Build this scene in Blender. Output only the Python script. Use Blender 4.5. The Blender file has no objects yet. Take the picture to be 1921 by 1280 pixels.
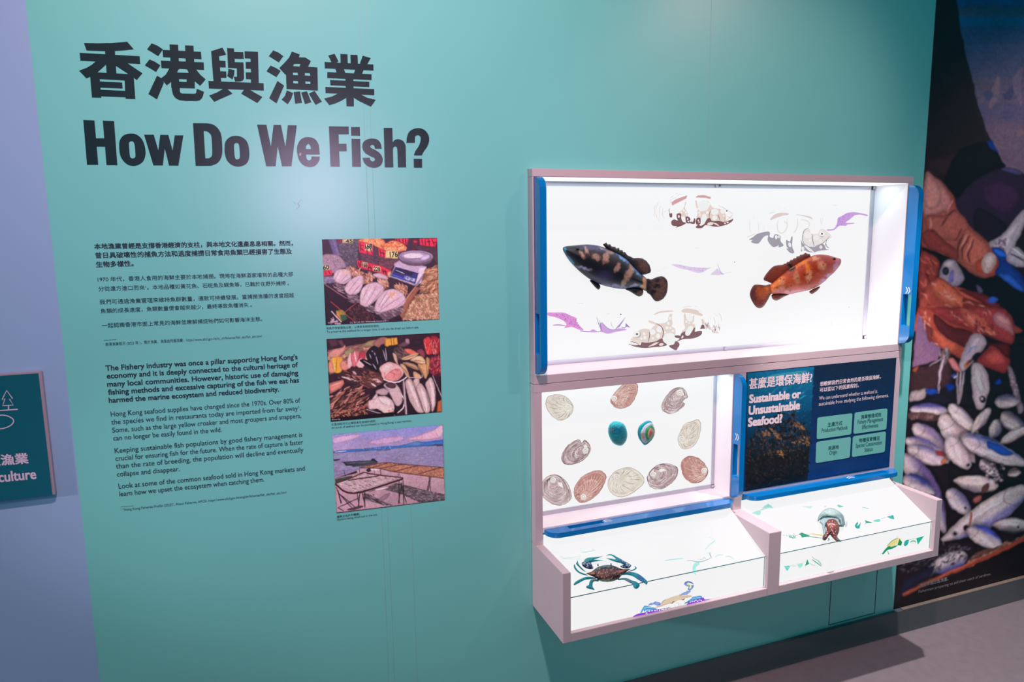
import bpy, bmesh, math, random
from mathutils import Vector, Matrix, noise
from mathutils.geometry import tessellate_polygon, delaunay_2d_cdt

S = bpy.context.scene
COL = S.collection

# ------------------------------------------------------------------ camera
W, H = 1921, 1280
FPX = 1317.31
YAW, PIT, ROL = 0.356957, -0.147502, -0.0143847
EYE = Vector((0.0, -1.75, 1.455))
FWD = Vector((math.sin(YAW) * math.cos(PIT), math.cos(YAW) * math.cos(PIT), math.sin(PIT)))
_r = Vector((math.cos(YAW), -math.sin(YAW), 0))
_u = _r.cross(FWD)
RT = _r * math.cos(ROL) + _u * math.sin(ROL)
UP = -_r * math.sin(ROL) + _u * math.cos(ROL)
cam = bpy.data.cameras.new('camera')
cam.sensor_fit = 'HORIZONTAL'
cam.sensor_width = 36.0
cam.lens = FPX * 36.0 / W
cam.clip_start = 0.02
cam_o = bpy.data.objects.new('camera', cam)
COL.objects.link(cam_o)
cam_o.matrix_world = Matrix(((RT.x, UP.x, -FWD.x, EYE.x), (RT.y, UP.y, -FWD.y, EYE.y),
                             (RT.z, UP.z, -FWD.z, EYE.z), (0, 0, 0, 1)))
S.camera = cam_o

# ------------------------------------------------------------------ world, lamps, exposure
S.view_settings.view_transform = 'Standard'
S.view_settings.look = 'None'
S.view_settings.gamma = 1
S.view_settings.use_curve_mapping = False
S.view_settings.exposure = 0.0
wd = bpy.data.worlds.new('gallery_air')
S.world = wd
wd.use_nodes = True
wd.node_tree.nodes['Background'].inputs[0].default_value = (0.03, 0.55, 0.70, 1)
wd.node_tree.nodes['Background'].inputs[1].default_value = 0.30


def lamp(kind, name, loc, aim, power, color, size=0.2, cone=60, blend=0.5):
    l = bpy.data.lights.new(name, kind)
    l.energy = power
    l.color = color
    if kind == 'SPOT':
        l.spot_size = math.radians(cone)
        l.spot_blend = blend
        l.shadow_soft_size = size
    elif kind == 'AREA':
        l.shape = 'DISK'
        l.size = size
    else:
        l.shadow_soft_size = size
    o = bpy.data.objects.new(name, l)
    COL.objects.link(o)
    o.location = loc
    o.rotation_euler = (Vector(aim) - Vector(loc)).to_track_quat('-Z', 'Y').to_euler()
    return o


# front lamp near the photographer, ceiling track spots, added fill spots
lamp('SPOT', 'front_lamp', (0.36, -1.98, 1.69), (0.22, 0, 1.55), 38, (0.95, 0.68, 1.0), 0.22, 62, 1.0)
lamp('SPOT', 'track_spot_over_cabinet', (1.72, -0.56, 2.75), (1.94, -0.38, 0.0), 255, (1.0, 0.80, 0.82), 0.025, 42, 0.35)
lamp('SPOT', 'track_spot_behind', (2.3, -1.6, 2.9), (1.36, 0, 1.45), 60, (1.0, 0.50, 0.50), 0.05, 40, 0.8)
lamp('SPOT', 'track_spot_text', (0.10, -1.6, 3.3), (0.45, 0, 0.9), 245, (1.0, 0.55, 0.57), 0.06, 96, 0.9)
lamp('SPOT', 'side_fill_spot', (-2.4, -0.75, 1.45), (0.85, -0.1, 0.55), 190, (1.0, 0.70, 0.78), 0.05, 24, 0.9)  # added fill lamp off to the side, brightens the tray side
lamp('SPOT', 'mural_fill_spot', (2.95, -1.5, 2.75), (2.72, 0, 1.35), 62, (1.0, 0.66, 0.70), 0.05, 48, 0.9)  # added fill lamp, lifts the dark mural


# ------------------------------------------------------------------ geometry helpers
def lin(c):
    c = c.lstrip('#')
    o = []
    for i in (0, 2, 4):
        v = int(c[i:i + 2], 16) / 255.0
        o.append(v / 12.92 if v <= 0.04045 else ((v + 0.055) / 1.055) ** 2.4)
    return Vector(o)


class Plane:
    """a real flat surface of the room: origin, normal towards the room"""
    def __init__(self, p, n):
        self.p, self.n = Vector(p), Vector(n).normalized()

    def at(self, x, y, lift=0.0):
        d = FWD + RT * ((x - W / 2) / FPX) - UP * ((y - H / 2) / FPX)
        q = self.p + self.n * lift
        return EYE + d * ((q - EYE).dot(self.n) / d.dot(self.n))


WALL = Plane((0, 0, 0), (0, -1, 0))


def obj(name, me, mat=None, parent=None):
    o = bpy.data.objects.new(name, me)
    COL.objects.link(o)
    if mat is not None and not me.materials:
        me.materials.append(mat)
    if parent is not None:
        o.parent = parent
        o.matrix_parent_inverse = Matrix.Translation(-parent.location)
    return o


def empty(name, loc):
    o = bpy.data.objects.new(name, None)
    COL.objects.link(o)
    o.empty_display_size = 0.05
    o.location = loc
    return o


def tag(o, label=None, cat=None, group=None, kind=None):
    if label: o['label'] = label
    if cat: o['category'] = cat
    if group: o['group'] = group
    if kind: o['kind'] = kind
    return o


class MB:
    """collects boxes and prisms into one mesh"""
    def __init__(self):
        self.bm = bmesh.new()

    def box(self, x0, x1, y0, y1, z0, z1):
        vs = [self.bm.verts.new((x, y, z)) for x in (x0, x1) for y in (y0, y1) for z in (z0, z1)]
        for f in ((0, 1, 3, 2), (4, 6, 7, 5), (0, 4, 5, 1), (2, 3, 7, 6), (0, 2, 6, 4), (1, 5, 7, 3)):
            self.bm.faces.new([vs[i] for i in f])
        return self

    def face(self, *pts):
        self.bm.faces.new([self.bm.verts.new(p) for p in pts])
        return self

    def prism(self, outer, holes, f0, f1):
        """2D outline with holes swept from mapping f0 to mapping f1"""
        loops = [outer] + list(holes)
        flat = [p for l in loops for p in l]
        a = [self.bm.verts.new(f0(*p)) for p in flat]
        b = [self.bm.verts.new(f1(*p)) for p in flat]
        for t in tessellate_polygon([[Vector((p[0], p[1], 0)) for p in l] for l in loops]):
            self.bm.faces.new([a[i] for i in t])
            self.bm.faces.new([b[i] for i in reversed(t)])
        k = 0
        for l in loops:
            n = len(l)
            for i in range(n):
                j = (i + 1) % n
                self.bm.faces.new([a[k + i], a[k + j], b[k + j], b[k + i]])
            k += n
        return self

    def build(self, name, mat, parent=None, bevel=0.0):
        bmesh.ops.recalc_face_normals(self.bm, faces=self.bm.faces[:])
        if bevel:
            es = [e for e in self.bm.edges if len(e.link_faces) == 2 and e.calc_face_angle(0) > 0.6]
            bmesh.ops.bevel(self.bm, geom=es, offset=bevel, segments=2, affect='EDGES', clamp_overlap=True)
        me = bpy.data.meshes.new(name)
        self.bm.to_mesh(me)
        self.bm.free()
        return obj(name, me, mat, parent)


def P(s, ox=0.0, oy=0.0, sc=1.0):
    """'x,y x,y' traced in an enlarged view -> photo pixels; '!' marks a corner of a smooth outline"""
    out = []
    for t in s.split():
        k = t.endswith('!')
        x, y = t.rstrip('!').split(',')
        out.append((ox + float(x) / sc, oy + float(y) / sc, k))
    return out


def smooth(pts, closed=True, n=6):
    m = len(pts)
    out = []
    for i in range(m if closed else m - 1):
        p1, p2 = pts[i], pts[(i + 1) % m]
        p0 = pts[i - 1] if (closed or i > 0) else p1
        p3 = pts[(i + 2) % m] if (closed or i + 2 < m) else p2
        if p1[2] and p2[2]:
            out.append((p1[0], p1[1]))
            continue
        if p1[2]: p0 = p1
        if p2[2]: p3 = p2
        for j in range(n):
            t = j / n
            a, b, c, d = -t + 2 * t * t - t ** 3, 2 - 5 * t * t + 3 * t ** 3, t + 4 * t * t - 3 * t ** 3, -t * t + t ** 3
            out.append(tuple(0.5 * (a * p0[q] + b * p1[q] + c * p2[q] + d * p3[q]) for q in (0, 1)))
    if not closed:
        out.append((pts[-1][0], pts[-1][1]))
    return out


def inside(p, poly):
    x, y = p[0], p[1]
    r = False
    j = len(poly) - 1
    for i in range(len(poly)):
        xi, yi, xj, yj = poly[i][0], poly[i][1], poly[j][0], poly[j][1]
        if (yi > y) != (yj > y) and x < (xj - xi) * (y - yi) / (yj - yi) + xi:
            r = not r
        j = i
    return r


class Pic:
    """flat print: coloured patches on one real plane, stacked a twentieth of a millimetre apart"""
    def __init__(self, plane, ox=0.0, oy=0.0, sc=1.0, lift=0.0004, seed=1, step=0.00004, gain=1.0):
        self.pl, self.o, self.lift, self.step, self.gain = plane, (ox, oy, sc), lift, step, gain
        self.v, self.f, self.c = [], [], []
        self.r = random.Random(seed)

    def view(self, ox, oy, sc):
        self.o = (ox, oy, sc)
        return self

    def _add(self, px, tris, cols):
        k = len(self.v)
        for p in px:
            self.v.append(self.pl.at(p[0], p[1], self.lift))
        self.c.extend(cols)
        self.f.extend([tuple(k + i for i in t) for t in tris])
        self.lift += self.step

    def _raw(self, col, loops):
        flat = [p for l in loops for p in l]
        if callable(col):
            cols = [col(*p) for p in flat]
        else:
            cols = [lin(col)] * len(flat)
        self._add(flat, tessellate_polygon([[Vector((p[0], p[1], 0)) for p in l] for l in loops]), cols)

    def poly(self, col, s, *holes):
        self._raw(col, [[(p[0], p[1]) for p in P(q, *self.o)] for q in (s,) + holes])
        return self

    def blob(self, col, s, *holes, n=6):
        self._raw(col, [smooth(P(q, *self.o), True, n) for q in (s,) + holes])
        return self

    def grad(self, c0, c1, s, sm=False):
        """patch whose ink runs from c0 (top) to c1 (bottom)"""
        pts = smooth(P(s, *self.o)) if sm else [(p[0], p[1]) for p in P(s, *self.o)]
        a, b = min(p[1] for p in pts), max(p[1] for p in pts)
        l0, l1 = lin(c0), lin(c1)
        self._raw(lambda x, y: l0.lerp(l1, (y - a) / (b - a)), [pts])
        return self

    def ell(self, col, cx, cy, rx, ry=None, rot=0, n=18):
        ry = rx if ry is None else ry
        ox, oy, sc = self.o
        c, s = math.cos(math.radians(rot)), math.sin(math.radians(rot))
        pts = []
        for i in range(n):
            a = 2 * math.pi * i / n
            x, y = rx * math.cos(a), ry * math.sin(a)
            pts.append((ox + (cx + x * c - y * s) / sc, oy + (cy + x * s + y * c) / sc))
        self._raw(col, [pts])
        return self

    def _ribbon(self, col, pts, w, taper):
        m = len(pts)
        L, R = [], []
        for i in range(m):
            a, b = pts[max(i - 1, 0)], pts[min(i + 1, m - 1)]
            dx, dy = b[0] - a[0], b[1] - a[1]
            d = math.hypot(dx, dy) or 1
            t = i / (m - 1)
            ww = w * 0.5 * (1 - taper + taper * math.sin(math.pi * min(max(t, 0.02), 0.98)))
            L.append((pts[i][0] - dy / d * ww, pts[i][1] + dx / d * ww))
            R.append((pts[i][0] + dy / d * ww, pts[i][1] - dx / d * ww))
        tr = []
        for i in range(m - 1):
            tr += [(i, i + 1, m + i), (i + 1, m + i + 1, m + i)]
        self._add(L + R, tr, [lin(col)] * (2 * m))

    def line(self, col, s, w, taper=0.0, sm=True):
        p = P(s, *self.o)
        pts = smooth(p, False, 5) if (sm and len(p) > 2) else [(q[0], q[1]) for q in p]
        self._ribbon(col, pts, w / self.o[2], taper)
        return self

    def strokes(self, cols, s, n, length, w, ang, spread, sm=False):
        """many short brush-like marks inside an outline"""
        pts = smooth(P(s, *self.o)) if sm else [(p[0], p[1]) for p in P(s, *self.o)]
        x0, x1 = min(p[0] for p in pts), max(p[0] for p in pts)
        y0, y1 = min(p[1] for p in pts), max(p[1] for p in pts)
        sc = self.o[2]
        step, self.step = self.step, self.step / 40
        k = 0
        for _ in range(n * 8):
            if k >= n: break
            q = (self.r.uniform(x0, x1), self.r.uniform(y0, y1))
            if not inside(q, pts): continue
            k += 1
            a = math.radians(ang + self.r.uniform(-spread, spread))
            l = length / sc * self.r.uniform(0.5, 1.2)
            dx, dy = math.cos(a) * l / 2, math.sin(a) * l / 2
            b = self.r.uniform(-0.25, 0.25) * l
            mid = (q[0] - math.sin(a) * b, q[1] + math.cos(a) * b)
            self._ribbon(self.r.choice(cols), [(q[0] - dx, q[1] - dy), mid, (q[0] + dx, q[1] + dy)], w / sc * self.r.uniform(0.6, 1.3), 0.7)
        self.step = step
        self.lift += step
        return self

    def dots(self, cols, s, n, r, sm=False):
        pts = smooth(P(s, *self.o)) if sm else [(p[0], p[1]) for p in P(s, *self.o)]
        x0, x1 = min(p[0] for p in pts), max(p[0] for p in pts)
        y0, y1 = min(p[1] for p in pts), max(p[1] for p in pts)
        ox, oy, sc = self.o
        step, self.step = self.step, self.step / 40
        k = 0
        for _ in range(n * 8):
            if k >= n: break
            q = (self.r.uniform(x0, x1), self.r.uniform(y0, y1))
            if not inside(q, pts): continue
            k += 1
            rr = r * self.r.uniform(0.5, 1.3)
            self.ell(self.r.choice(cols), (q[0] - ox) * sc, (q[1] - oy) * sc, rr, rr * self.r.uniform(0.6, 1), self.r.uniform(0, 180), 7)
        self.step = step
        self.lift += step
        return self

    def build(self, name, mat, parent=None):
        me = bpy.data.meshes.new(name)
        me.from_pydata([tuple(v) for v in self.v], [], self.f)
        at = me.color_attributes.new('Ink', 'FLOAT_COLOR', 'POINT')
        g = self.gain
        for i, c in enumerate(self.c):
            at.data[i].color = (min(c[0] * g, 1), min(c[1] * g, 1), min(c[2] * g, 1), 1)
        fix_normals(me, self.pl.n)
        return obj(name, me, mat, parent)


def fix_normals(me, n):
    bm = bmesh.new()
    bm.from_mesh(me)
    bm.normal_update()
    bmesh.ops.reverse_faces(bm, faces=[f for f in bm.faces if f.normal.dot(n) < 0])
    bm.to_mesh(me)
    bm.free()


def puff(name, plane, outline, thick, colour, mat, parent=None, grid=1.5, base=0.0, ridge=0.5, bump=0.0):
    """solid with the traced outline, swelling towards its middle (flat back on its mount)"""
    out = [Vector((p[0], p[1])) for p in outline]
    x0, x1 = min(p.x for p in out), max(p.x for p in out)
    y0, y1 = min(p.y for p in out), max(p.y for p in out)

    def dist(q):
        best = 1e9
        for i in range(len(out)):
            a, b = out[i - 1], out[i]
            ab = b - a
            t = max(0.0, min(1.0, (q - a).dot(ab) / (ab.length_squared or 1)))
            best = min(best, (q - a - ab * t).length)
        return best
    n = len(out)
    pts = list(out)
    y = y0 + grid / 2
    row = 0
    while y < y1:
        x = x0 + grid * (0.25 + 0.5 * (row % 2))
        while x < x1:
            q = Vector((x, y))
            if inside(q, out) and dist(q) > grid * 0.45:
                pts.append(q)
            x += grid
        y += grid
        row += 1
    vs, es, fs, *_ = delaunay_2d_cdt(pts, [(i, (i + 1) % n) for i in range(n)], [], 1, 1e-5)
    ds = [dist(v) for v in vs]
    R = max(max(ds), 0.01)
    me = bpy.data.meshes.new(name)
    V, C, F = [], [], []
    for v, d in zip(vs, ds):
        t = min(d / R, 1)
        h = thick * (1 - (1 - t) ** 2) ** ridge
        if bump: h += bump * noise.noise(Vector((v.x * 0.35, v.y * 0.35, 3))) * t
        V.append(plane.at(v.x, v.y, base + h))
        C.append(colour(v.x, v.y, t))
    m = len(V)
    for v, d in zip(vs, ds):
        V.append(plane.at(v.x, v.y, 0.0004))
        C.append(C[len(V) - m - 1])
    F = [tuple(f) for f in fs] + [tuple(m + i for i in reversed(f)) for f in fs]
    cnt = {}
    for f in fs:
        for i in range(len(f)):
            e = (f[i], f[(i + 1) % len(f)])
            cnt[e] = 1
    for (a, b) in list(cnt):
        if (b, a) not in cnt:
            F.append((a, b, m + b, m + a))
    me.from_pydata([tuple(v) for v in V], [], F)
    at = me.color_attributes.new('Ink', 'FLOAT_COLOR', 'POINT')
    for i, c in enumerate(C):
        at.data[i].color = (c[0], c[1], c[2], 1)
    bm = bmesh.new()
    bm.from_mesh(me)
    bmesh.ops.recalc_face_normals(bm, faces=bm.faces[:])
    for f in bm.faces: f.smooth = True
    bm.to_mesh(me)
    bm.free()
    return obj(name, me, mat, parent)


# ------------------------------------------------------------------ materials
def mat(name, col, rough=0.5, spec=0.5, metal=0.0, var=0.0, vscale=40.0, bump=0.0, bscale=400.0, coat=0.0):
    m = bpy.data.materials.new(name)
    m.use_nodes = True
    nt = m.node_tree
    b = nt.nodes['Principled BSDF']
    c = lin(col) if isinstance(col, str) else Vector(col)
    b.inputs['Base Color'].default_value = (*c, 1)
    b.inputs['Roughness'].default_value = rough
    b.inputs['Specular IOR Level'].default_value = spec
    b.inputs['Metallic'].default_value = metal
    b.inputs['Coat Weight'].default_value = coat
    tc = nt.nodes.new('ShaderNodeTexCoord')
    if var:
        nz = nt.nodes.new('ShaderNodeTexNoise')
        nz.inputs['Scale'].default_value = vscale
        nz.inputs['Detail'].default_value = 5
        rp = nt.nodes.new('ShaderNodeValToRGB')
        rp.color_ramp.elements[0].color = (*(c * (1 - var)), 1)
        rp.color_ramp.elements[1].color = (*(c * (1 + var)), 1)
        rp.color_ramp.elements[0].position = 0.3
        rp.color_ramp.elements[1].position = 0.7
        nt.links.new(tc.outputs['Object'], nz.inputs['Vector'])
        nt.links.new(nz.outputs['Fac'], rp.inputs['Fac'])
        nt.links.new(rp.outputs['Color'], b.inputs['Base Color'])
    if bump:
        nz2 = nt.nodes.new('ShaderNodeTexNoise')
        nz2.inputs['Scale'].default_value = bscale
        bp = nt.nodes.new('ShaderNodeBump')
        bp.inputs['Strength'].default_value = bump
        bp.inputs['Distance'].default_value = 0.001
        nt.links.new(tc.outputs['Object'], nz2.inputs['Vector'])
        nt.links.new(nz2.outputs['Fac'], bp.inputs['Height'])
        nt.links.new(bp.outputs['Normal'], b.inputs['Normal'])
    return m


def ink(name, rough=0.45, spec=0.4, glow=0.0, grain=0.12, gscale=220.0, tint=1.0):
    """material that takes its colour from the printed 'Ink' of the mesh; glow > 0 for backlit film"""
    m = bpy.data.materials.new(name)
    m.use_nodes = True
    nt = m.node_tree
    b = nt.nodes['Principled BSDF']
    a = nt.nodes.new('ShaderNodeAttribute')
    a.attribute_name = 'Ink'
    tc = nt.nodes.new('ShaderNodeTexCoord')
    nz = nt.nodes.new('ShaderNodeTexNoise')
    nz.inputs['Scale'].default_value = gscale
    nz.inputs['Detail'].default_value = 4
    mp = nt.nodes.new('ShaderNodeMapRange')
    mp.inputs[1].default_value, mp.inputs[2].default_value = 0.3, 0.7
    mp.inputs[3].default_value, mp.inputs[4].default_value = tint * (1 - grain), tint * (1 + grain)
    mx = nt.nodes.new('ShaderNodeVectorMath')
    mx.operation = 'SCALE'
    nt.links.new(tc.outputs['Object'], nz.inputs['Vector'])
    nt.links.new(nz.outputs['Fac'], mp.inputs[0])
    nt.links.new(a.outputs['Color'], mx.inputs[0])
    nt.links.new(mp.outputs[0], mx.inputs['Scale'])
    b.inputs['Roughness'].default_value = rough
    b.inputs['Specular IOR Level'].default_value = spec
    if glow:
        b.inputs['Base Color'].default_value = (0.02, 0.02, 0.02, 1)
        nt.links.new(mx.outputs[0], b.inputs['Emission Color'])
        b.inputs['Emission Strength'].default_value = glow
    else:
        nt.links.new(mx.outputs[0], b.inputs['Base Color'])
    return m


def lit(name, col, strength):
    m = bpy.data.materials.new(name)
    m.use_nodes = True
    b = m.node_tree.nodes['Principled BSDF']
    b.inputs['Base Color'].default_value = (0.05, 0.05, 0.05, 1)
    b.inputs['Roughness'].default_value = 0.5
    b.inputs['Specular IOR Level'].default_value = 0.1
    b.inputs['Emission Color'].default_value = (*lin(col), 1)
    b.inputs['Emission Strength'].default_value = strength
    return m


M = dict(
    mint=mat('mint_wall_film', (0.18, 0.65, 0.59), 0.31, 0.8, var=0.015, vscale=3, bump=0.03, bscale=260),
    lilac=mat('lilac_wall_paint', (0.28, 0.47, 0.70), 0.5, 0.35, var=0.02, vscale=4, bump=0.03, bscale=260),
    seam=mat('film_seam', (0.24, 0.56, 0.52), 0.5),
    letter=mat('black_vinyl', (0.010, 0.024, 0.029), 0.27, 0.55),
    bodytext=mat('dark_print', (0.02, 0.035, 0.06), 0.5, 0.3),
    white=mat('white_laminate', (0.57, 0.485, 0.51), 0.42, 0.4, bump=0.01),
    inner=mat('lit_reveal', (0.86, 0.86, 0.88), 0.4, 0.4),  # brighter copy of the laminate, so the box interiors look lit
    alu=mat('aluminium_strip', (0.55, 0.56, 0.64), 0.45, 0.5, metal=0.3),
    screw=mat('dark_screw', (0.05, 0.07, 0.13), 0.4),
    glow=lit('backlit_diffuser', '#f0f0f1', 1.0),
    edge=mat('glass_edge', (0.03, 0.22, 0.24), 0.2),
    blue=mat('blue_acrylic', (0.002, 0.19, 0.52), 0.16, 0.5, coat=0.3),
    slot=mat('turquoise_slot', (0.01, 0.38, 0.52), 0.3),
    arrow=mat('white_print', (0.85, 0.87, 0.9), 0.5),
    floor=mat('mauve_grey_tile', (0.205, 0.19, 0.205), 0.45, 0.4, var=0.06, vscale=30),
    joint=mat('tile_joint', (0.25, 0.23, 0.24), 0.7),
    skirt=mat('grey_skirting', (0.10, 0.115, 0.12), 0.5, 0.4, var=0.03),
    ledge=mat('lit_skirting_top', (0.22, 0.19, 0.15), 0.5),
    sign=mat('teal_sign_face', (0.0, 0.115, 0.16), 0.5, 0.4, var=0.03),
    signedge=mat('pale_sign_edge', (0.36, 0.31, 0.38), 0.5),
    signtext=mat('pale_print', (0.62, 0.56, 0.70), 0.5),
    ptext=mat('panel_print', (0.80, 0.72, 0.76), 0.5),
    btext=mat('panel_dark_print', (0.01, 0.08, 0.10), 0.5),
    print=ink('photo_print', 0.42, 0.35),
    mural=ink('mural_print', 0.5, 0.3, gscale=90),
    film=ink('backlit_film', 0.5, 0.1, glow=1.0, grain=0.04),
    skin=ink('model_paint', 0.45, 0.35, grain=0.25, gscale=350),
    crabskin=ink('crab_paint', 0.5, 0.3, grain=0.2, gscale=500),
    eye=mat('glossy_eye', (0.004, 0.004, 0.006), 0.1),
)

import numpy as np


def proj(x, y, z):
    d = Vector((x, y, z)) - EYE
    return (W / 2 + FPX * d.dot(RT) / d.dot(FWD), H / 2 - FPX * d.dot(UP) / d.dot(FWD))


class Ras(Pic):
    """a photographic print: inks are laid as soft-edged patches on a fine grid of coloured points lying on the real surface"""
    def __init__(self, plane, corners, view, spacing, base='#000000', lift=0.0009, seed=1, gain=1.0, softness=0.9, warp=0.5, rnd=0.25, rw=4.0, clip=None, wcell=5.0):
        super().__init__(plane, *view, lift=lift, seed=seed, gain=gain, step=0.0)
        c = [np.array(q_, float) for q_ in corners]
        w_ = max(np.linalg.norm(c[1] - c[0]), np.linalg.norm(c[2] - c[3]))
        h_ = max(np.linalg.norm(c[3] - c[0]), np.linalg.norm(c[2] - c[1]))
        self.nx, self.ny = int(w_ / spacing) + 1, int(h_ / spacing) + 1
        u = np.linspace(0, 1, self.nx)[None, :, None]
        v = np.linspace(0, 1, self.ny)[:, None, None]
        g = (c[0] * (1 - u) + c[1] * u) * (1 - v) + (c[3] * (1 - u) + c[2] * u) * v
        self.X, self.Y = g[..., 0], g[..., 1]
        self.rg = np.random.default_rng(seed)
        self.sp = spacing
        self.WX = self.X + warp * self._noise(wcell / spacing)
        self.WY = self.Y + warp * self._noise(wcell / spacing)
        self.img = np.empty((self.ny, self.nx, 3))
        self.img[:] = np.array(lin(base))
        self.softness, self.rnd, self.rw, self.clip = softness, rnd, rw, clip

    def _noise(self, cell):
        """smooth noise, about -1..1, with features of the given size in samples"""
        m, n = int(self.ny / cell) + 3, int(self.nx / cell) + 3
        r = self.rg.normal(0, 0.6, (m, n))
        yy = np.linspace(0, m - 2.001, self.ny)
        xx = np.linspace(0, n - 2.001, self.nx)
        y0, x0 = yy.astype(int), xx.astype(int)
        fy, fx = (yy - y0)[:, None], (xx - x0)[None, :]
        fy, fx = fy * fy * (3 - 2 * fy), fx * fx * (3 - 2 * fx)
        a, b = r[y0][:, x0], r[y0][:, x0 + 1]
        c, d = r[y0 + 1][:, x0], r[y0 + 1][:, x0 + 1]
        return (a * (1 - fx) + b * fx) * (1 - fy) + (c * (1 - fx) + d * fx) * fy

    def _win(self, pts, pad):
        P_ = np.array(pts)
        x0, y0 = P_.min(0) - pad
        x1, y1 = P_.max(0) + pad
        m = (self.X >= x0) & (self.X <= x1) & (self.Y >= y0) & (self.Y <= y1)
        r, c = np.any(m, 1), np.any(m, 0)
        if not r.any(): return None
        i0, i1 = np.argmax(r), len(r) - np.argmax(r[::-1])
        j0, j1 = np.argmax(c), len(c) - np.argmax(c[::-1])
        return slice(i0, i1), slice(j0, j1)

    @staticmethod
    def _segd(x, y, a, b):
        dx, dy = b[0] - a[0], b[1] - a[1]
        t = np.clip(((x - a[0]) * dx + (y - a[1]) * dy) / (dx * dx + dy * dy + 1e-9), 0, 1)
        return (x - a[0] - t * dx) ** 2 + (y - a[1] - t * dy) ** 2, t

    def _sd(self, loops, win):
        x, y = self.WX[win], self.WY[win]
        best = np.full(x.shape, 1e9)
        ins = np.zeros(x.shape, bool)
        for l in loops:
            for i in range(len(l)):
                a, b = l[i - 1], l[i]
                d, _ = self._segd(x, y, a, b)
                best = np.minimum(best, d)
                if a[1] != b[1]:
                    ins ^= ((a[1] > y) != (b[1] > y)) & (x < (b[0] - a[0]) * (y - a[1]) / (b[1] - a[1]) + a[0])
        d = np.sqrt(best)
        return np.where(ins, -d, d)

    def _raw(self, col, loops):
        win = self._win([q_ for l in loops for q_ in l], 3)
        if win is None: return
        sd = self._sd(loops, win)
        al = np.clip(0.5 - sd / self.softness, 0, 1)[..., None]
        if callable(col):
            ys = self.Y[win]
            pts = [q_ for l in loops for q_ in l]
            a, b = min(q_[1] for q_ in pts), max(q_[1] for q_ in pts)
            c0, c1 = np.array(col(0, a)), np.array(col(0, b))
            t = np.clip((ys - a) / (b - a + 1e-9), 0, 1)[..., None]
            c = c0 * (1 - t) + c1 * t
        else:
            c = np.array(lin(col))
            dep = -sd.min()
            if dep > 2.0 and self.rnd:      # printed photographs of round things run darker to their outline
                k = np.clip(-sd / min(self.rw, dep), 0, 1)[..., None]
                c = c * (1 - self.rnd * (1 - k) ** 1.5 + 0.10 * k)
        self.img[win] = self.img[win] * (1 - al) + c * al

    def _ribbon(self, col, pts, w, taper):
        win = self._win(pts, w + 2)
        if win is None: return
        x, y = self.WX[win], self.WY[win]
        m = len(pts) - 1
        al = np.zeros(x.shape)
        for i in range(m):
            d, t = self._segd(x, y, pts[i], pts[i + 1])
            u = (i + t) / m
            ww = 0.5 * w * (1 - taper + taper * np.sin(np.pi * np.clip(u, 0.02, 0.98)))
            s = min(self.softness, max(w, 0.35))
            cover = np.minimum(1.0, 2 * ww / s)
            al = np.maximum(al, np.clip(0.5 + (np.maximum(ww, s * 0.5) - np.sqrt(d)) / s, 0, 1) * cover)
        al = al[..., None]
        self.img[win] = self.img[win] * (1 - al) + np.array(lin(col)) * al

    def strokes(self, cols, s, n, length, w, ang, spread, sm=False):
        super().strokes(cols, s, n, length, w, ang, spread, sm)
        return self

    def _add(self, *a):
        pass

    def body(self, x0, y0, x1, y1, w, ramp, edge):
        """one photographed fish: ink ramp from back to belly, scaly streaks along the body"""
        ox, oy, sc = self.o
        a, b = np.array((ox + x0 / sc, oy + y0 / sc)), np.array((ox + x1 / sc, oy + y1 / sc))
        w = w / sc
        d = b - a
        L = np.hypot(*d)
        d = d / L
        n = np.array((-d[1], d[0]))
        prof = [(0, 0), (.05, .22), (.14, .37), (.3, .48), (.5, .5), (.68, .42), (.84, .27), (.93, .15), (1.0, .06), (1.0, -.06), (.93, -.15), (.84, -.28), (.68, -.43), (.5, -.5), (.3, -.47), (.14, -.36), (.05, -.2)]
        bend = self.r.uniform(-0.12, 0.12) * w
        loop = [tuple(a + d * (u * L) + n * (v * w + bend * 4 * u * (1 - u))) for u, v in prof]
        win = self._win(loop, 6)
        if win is None: return
        sd = self._sd([loop], win)
        X, Y = self.WX[win] - a[0], self.WY[win] - a[1]
        U = (X * d[0] + Y * d[1]) / L
        V = (X * n[0] + Y * n[1]) / w
        xs = [-.5, -.34, -.12, .1, .32, .5]
        C = np.stack([np.interp(V, xs, [lin(c)[i] for c in ramp]) for i in range(3)], -1)
        k = np.sin(U * 95 + 9 * np.sin(V * 7 + U * 6)) * np.sin(V * 30 + 3 * np.sin(U * 11))
        s2 = np.sin(V * 16 + 2.5 * np.sin(U * 5 + self.r.uniform(0, 6)))
        C = C * (1 + 0.10 * k + 0.12 * s2)[..., None]
        gill = np.exp(-((U - 0.22 - 0.05 * np.cos(V * 5)) / 0.012) ** 2) * (np.abs(V) < .38)
        C = C * (1 - 0.45 * gill)[..., None]
        C = C * (0.45 + 0.55 * np.clip(-sd / (w * 0.16), 0, 1))[..., None]
        sh = np.clip(1 - (sd - 0.5) / (w * 0.22), 0, 1)[..., None] * (sd > 0)[..., None]
        self.img[win] *= 1 - 0.55 * sh
        al = np.clip(0.5 - sd / self.softness, 0, 1)[..., None]
        self.img[win] = self.img[win] * (1 - al) + C * al

    def mottle(self, amt, cell=2.5, tint=0.04):
        k = 1 + amt * (0.6 * self._noise(cell / self.sp) + 0.4 * self._noise(cell * 3 / self.sp) + 0.5 * self._noise(cell * 9 / self.sp))
        self.img *= np.clip(k, 0.2, 2)[..., None]
        for i in range(3):
            self.img[..., i] *= 1 + tint * self._noise(cell * 5 / self.sp)
        return self

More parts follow.
